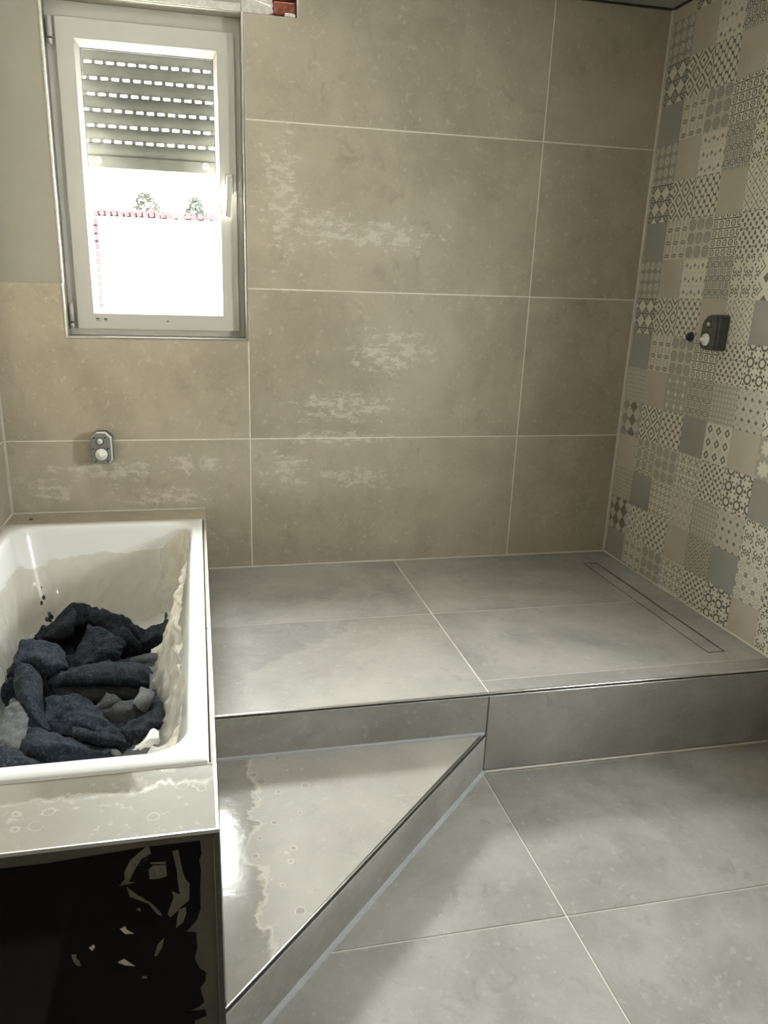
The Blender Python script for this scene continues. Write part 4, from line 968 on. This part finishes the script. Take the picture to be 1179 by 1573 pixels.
# ------------------------------------------------------------------ protective plastic sheet along the inside of the tub
_ZS = [r[0][2] for r in RINGS]
def tub_wall(s, z):
    """point on the tub's inner wall: s = position round the rim ring (0..96), z height"""
    for k in range(5, len(RINGS)-1):
        if _ZS[k] >= z >= _ZS[k+1]: break
    f = min(1, max(0, (_ZS[k]-z)/(_ZS[k]-_ZS[k+1])))
    i = int(math.floor(s)) % 96; e = s-math.floor(s)
    def P(r): return Vector(RINGS[r][i]).lerp(Vector(RINGS[r][(i+1) % 96]), e)
    return P(k).lerp(P(k+1), f)
# stations: (ring position, top height, foot height)
ST = [(47.62, .470, .26), (47.3, .475, .25), (47., .462, .23), (40., .445, .22), (33., .430, .22), (26., .437, .22), (23.95, .452, .22), (23.7, .468, .22), (23.3, .470, .22), (23.05, .480, .22),
      (20., .50, .23), (15., .535, .25), (10., .552, .26), (5., .556, .27), (0., .556, .28), (-.15, .553, .29), (-.35, .556, .29), (-.55, .559, .29), (-.72, .552, .30), (-.88, .559, .30), (-1.02, .556, .31),
      (-6., .553, .32), (-12., .550, .33), (-18., .540, .34), (-24., .500, .35), (-24.18, .470, .36), (-24.30, .42, .36)]
NP, NZ_ = 300, 46
def stat(t):
    f = t*(len(ST)-1); i = min(int(f), len(ST)-2); e = f-i
    return [ST[i][k]*(1-e)+ST[i+1][k]*e for k in range(3)]
# even out the stations by arc length
_cum = [0.]
for a, b in zip(ST, ST[1:]): _cum.append(_cum[-1]+(tub_wall(a[0], .45)-tub_wall(b[0], .45)).length)
def by_len(q):
    d = q*_cum[-1]
    for i in range(len(ST)-1):
        if _cum[i+1] >= d: break
    e = (d-_cum[i])/max(1e-6, _cum[i+1]-_cum[i])
    return [ST[i][k]*(1-e)+ST[i+1][k]*e for k in range(3)]
vs = []; ctr = Vector(((IX0+IX1)/2, (IY0+IY1)/2, 0))
for i in range(NP+1):
    s_, zt_, zb_ = by_len(i/NP); L_ = i/NP*_cum[-1]
    zt_ += .007*mnoise.noise(Vector((L_*22, 0, 4)))+.004*mnoise.noise(Vector((L_*60, 0, 9)))
    right = max(0., min(1., (i/NP-.52)*6))
    for j in range(NZ_+1):
        q = j/NZ_; z_ = min(zt_+(zb_-zt_)*q, ZR-.0105)
        p = tub_wall(s_, z_); inw = (ctr-p); inw.z = 0; inw.normalize()
        k1 = 1-abs(mnoise.noise(Vector((L_*9+z_*5.5, z_*3.0-L_*2.2, 1.5))))*2.4       # sharp hanging creases
        k2 = 1-abs(mnoise.noise(Vector((L_*15-z_*9, z_*8, 7.5))))*2.2
        k3 = mnoise.noise(Vector((L_*58+z_*20, z_*42, 2.5)))
        d = .007+max(0, k1)*(.016+.012*right)+max(0, k2)*(.009+.006*right)+k3*.0040+right*q*.050*(1+.5*mnoise.noise(Vector((L_*4, 2, 2))))
        d += (.006 if q < .05 and right > .5 else 0)
        vs.append(tuple(p+inw*max(.003, d)))
fs = [(i*(NZ_+1)+j, (i+1)*(NZ_+1)+j, (i+1)*(NZ_+1)+j+1, i*(NZ_+1)+j+1) for i in range(NP) for j in range(NZ_)]
me = bpy.data.meshes.new('sheet'); me.from_pydata(vs, [], fs); me.update()
ps = empty('plastic_sheet', (-.58, -1.0, .25), 'clear crinkled plastic protective sheet lining the inside of the bathtub', 'plastic sheet')
link('sheet', me, M_film, ps, True)
# black dirt clinging to the sheet
def smudge(c, n_, r, seed):
    rnd = random.Random(seed); bm = bmesh.new()
    for k in range(n_):
        q = Vector(c)+Vector((rnd.gauss(0, r*.25), rnd.gauss(0, r*.45), rnd.gauss(0, r)))
        ret = bmesh.ops.create_icosphere(bm, subdivisions=1, radius=rnd.uniform(.003, .0075))
        for v in ret['verts']: v.co = Vector((v.co.x*rnd.uniform(.5, 1), v.co.y, v.co.z*1.6))+q
    link('dirt', bm_mesh('dirt', bm), M_black, ps)
SMUD = [((-.338, -.775, .368), 24, .018, 1), ((-.738, -.575, .345), 12, .012, 2), ((-.800, -.372, .352), 5, .016, 3)]
_near = min((v for v in vs if v[0] > -.40), key=lambda v: (v[1]+.86)**2+(v[2]-.43)**2)
SMUD[0] = ((_near[0]-.007, _near[1], _near[2]), 26, .017, 1)      # sits on the sheet's right side
for c, n_, r, sd_ in SMUD: smudge(c, n_, r, sd_)
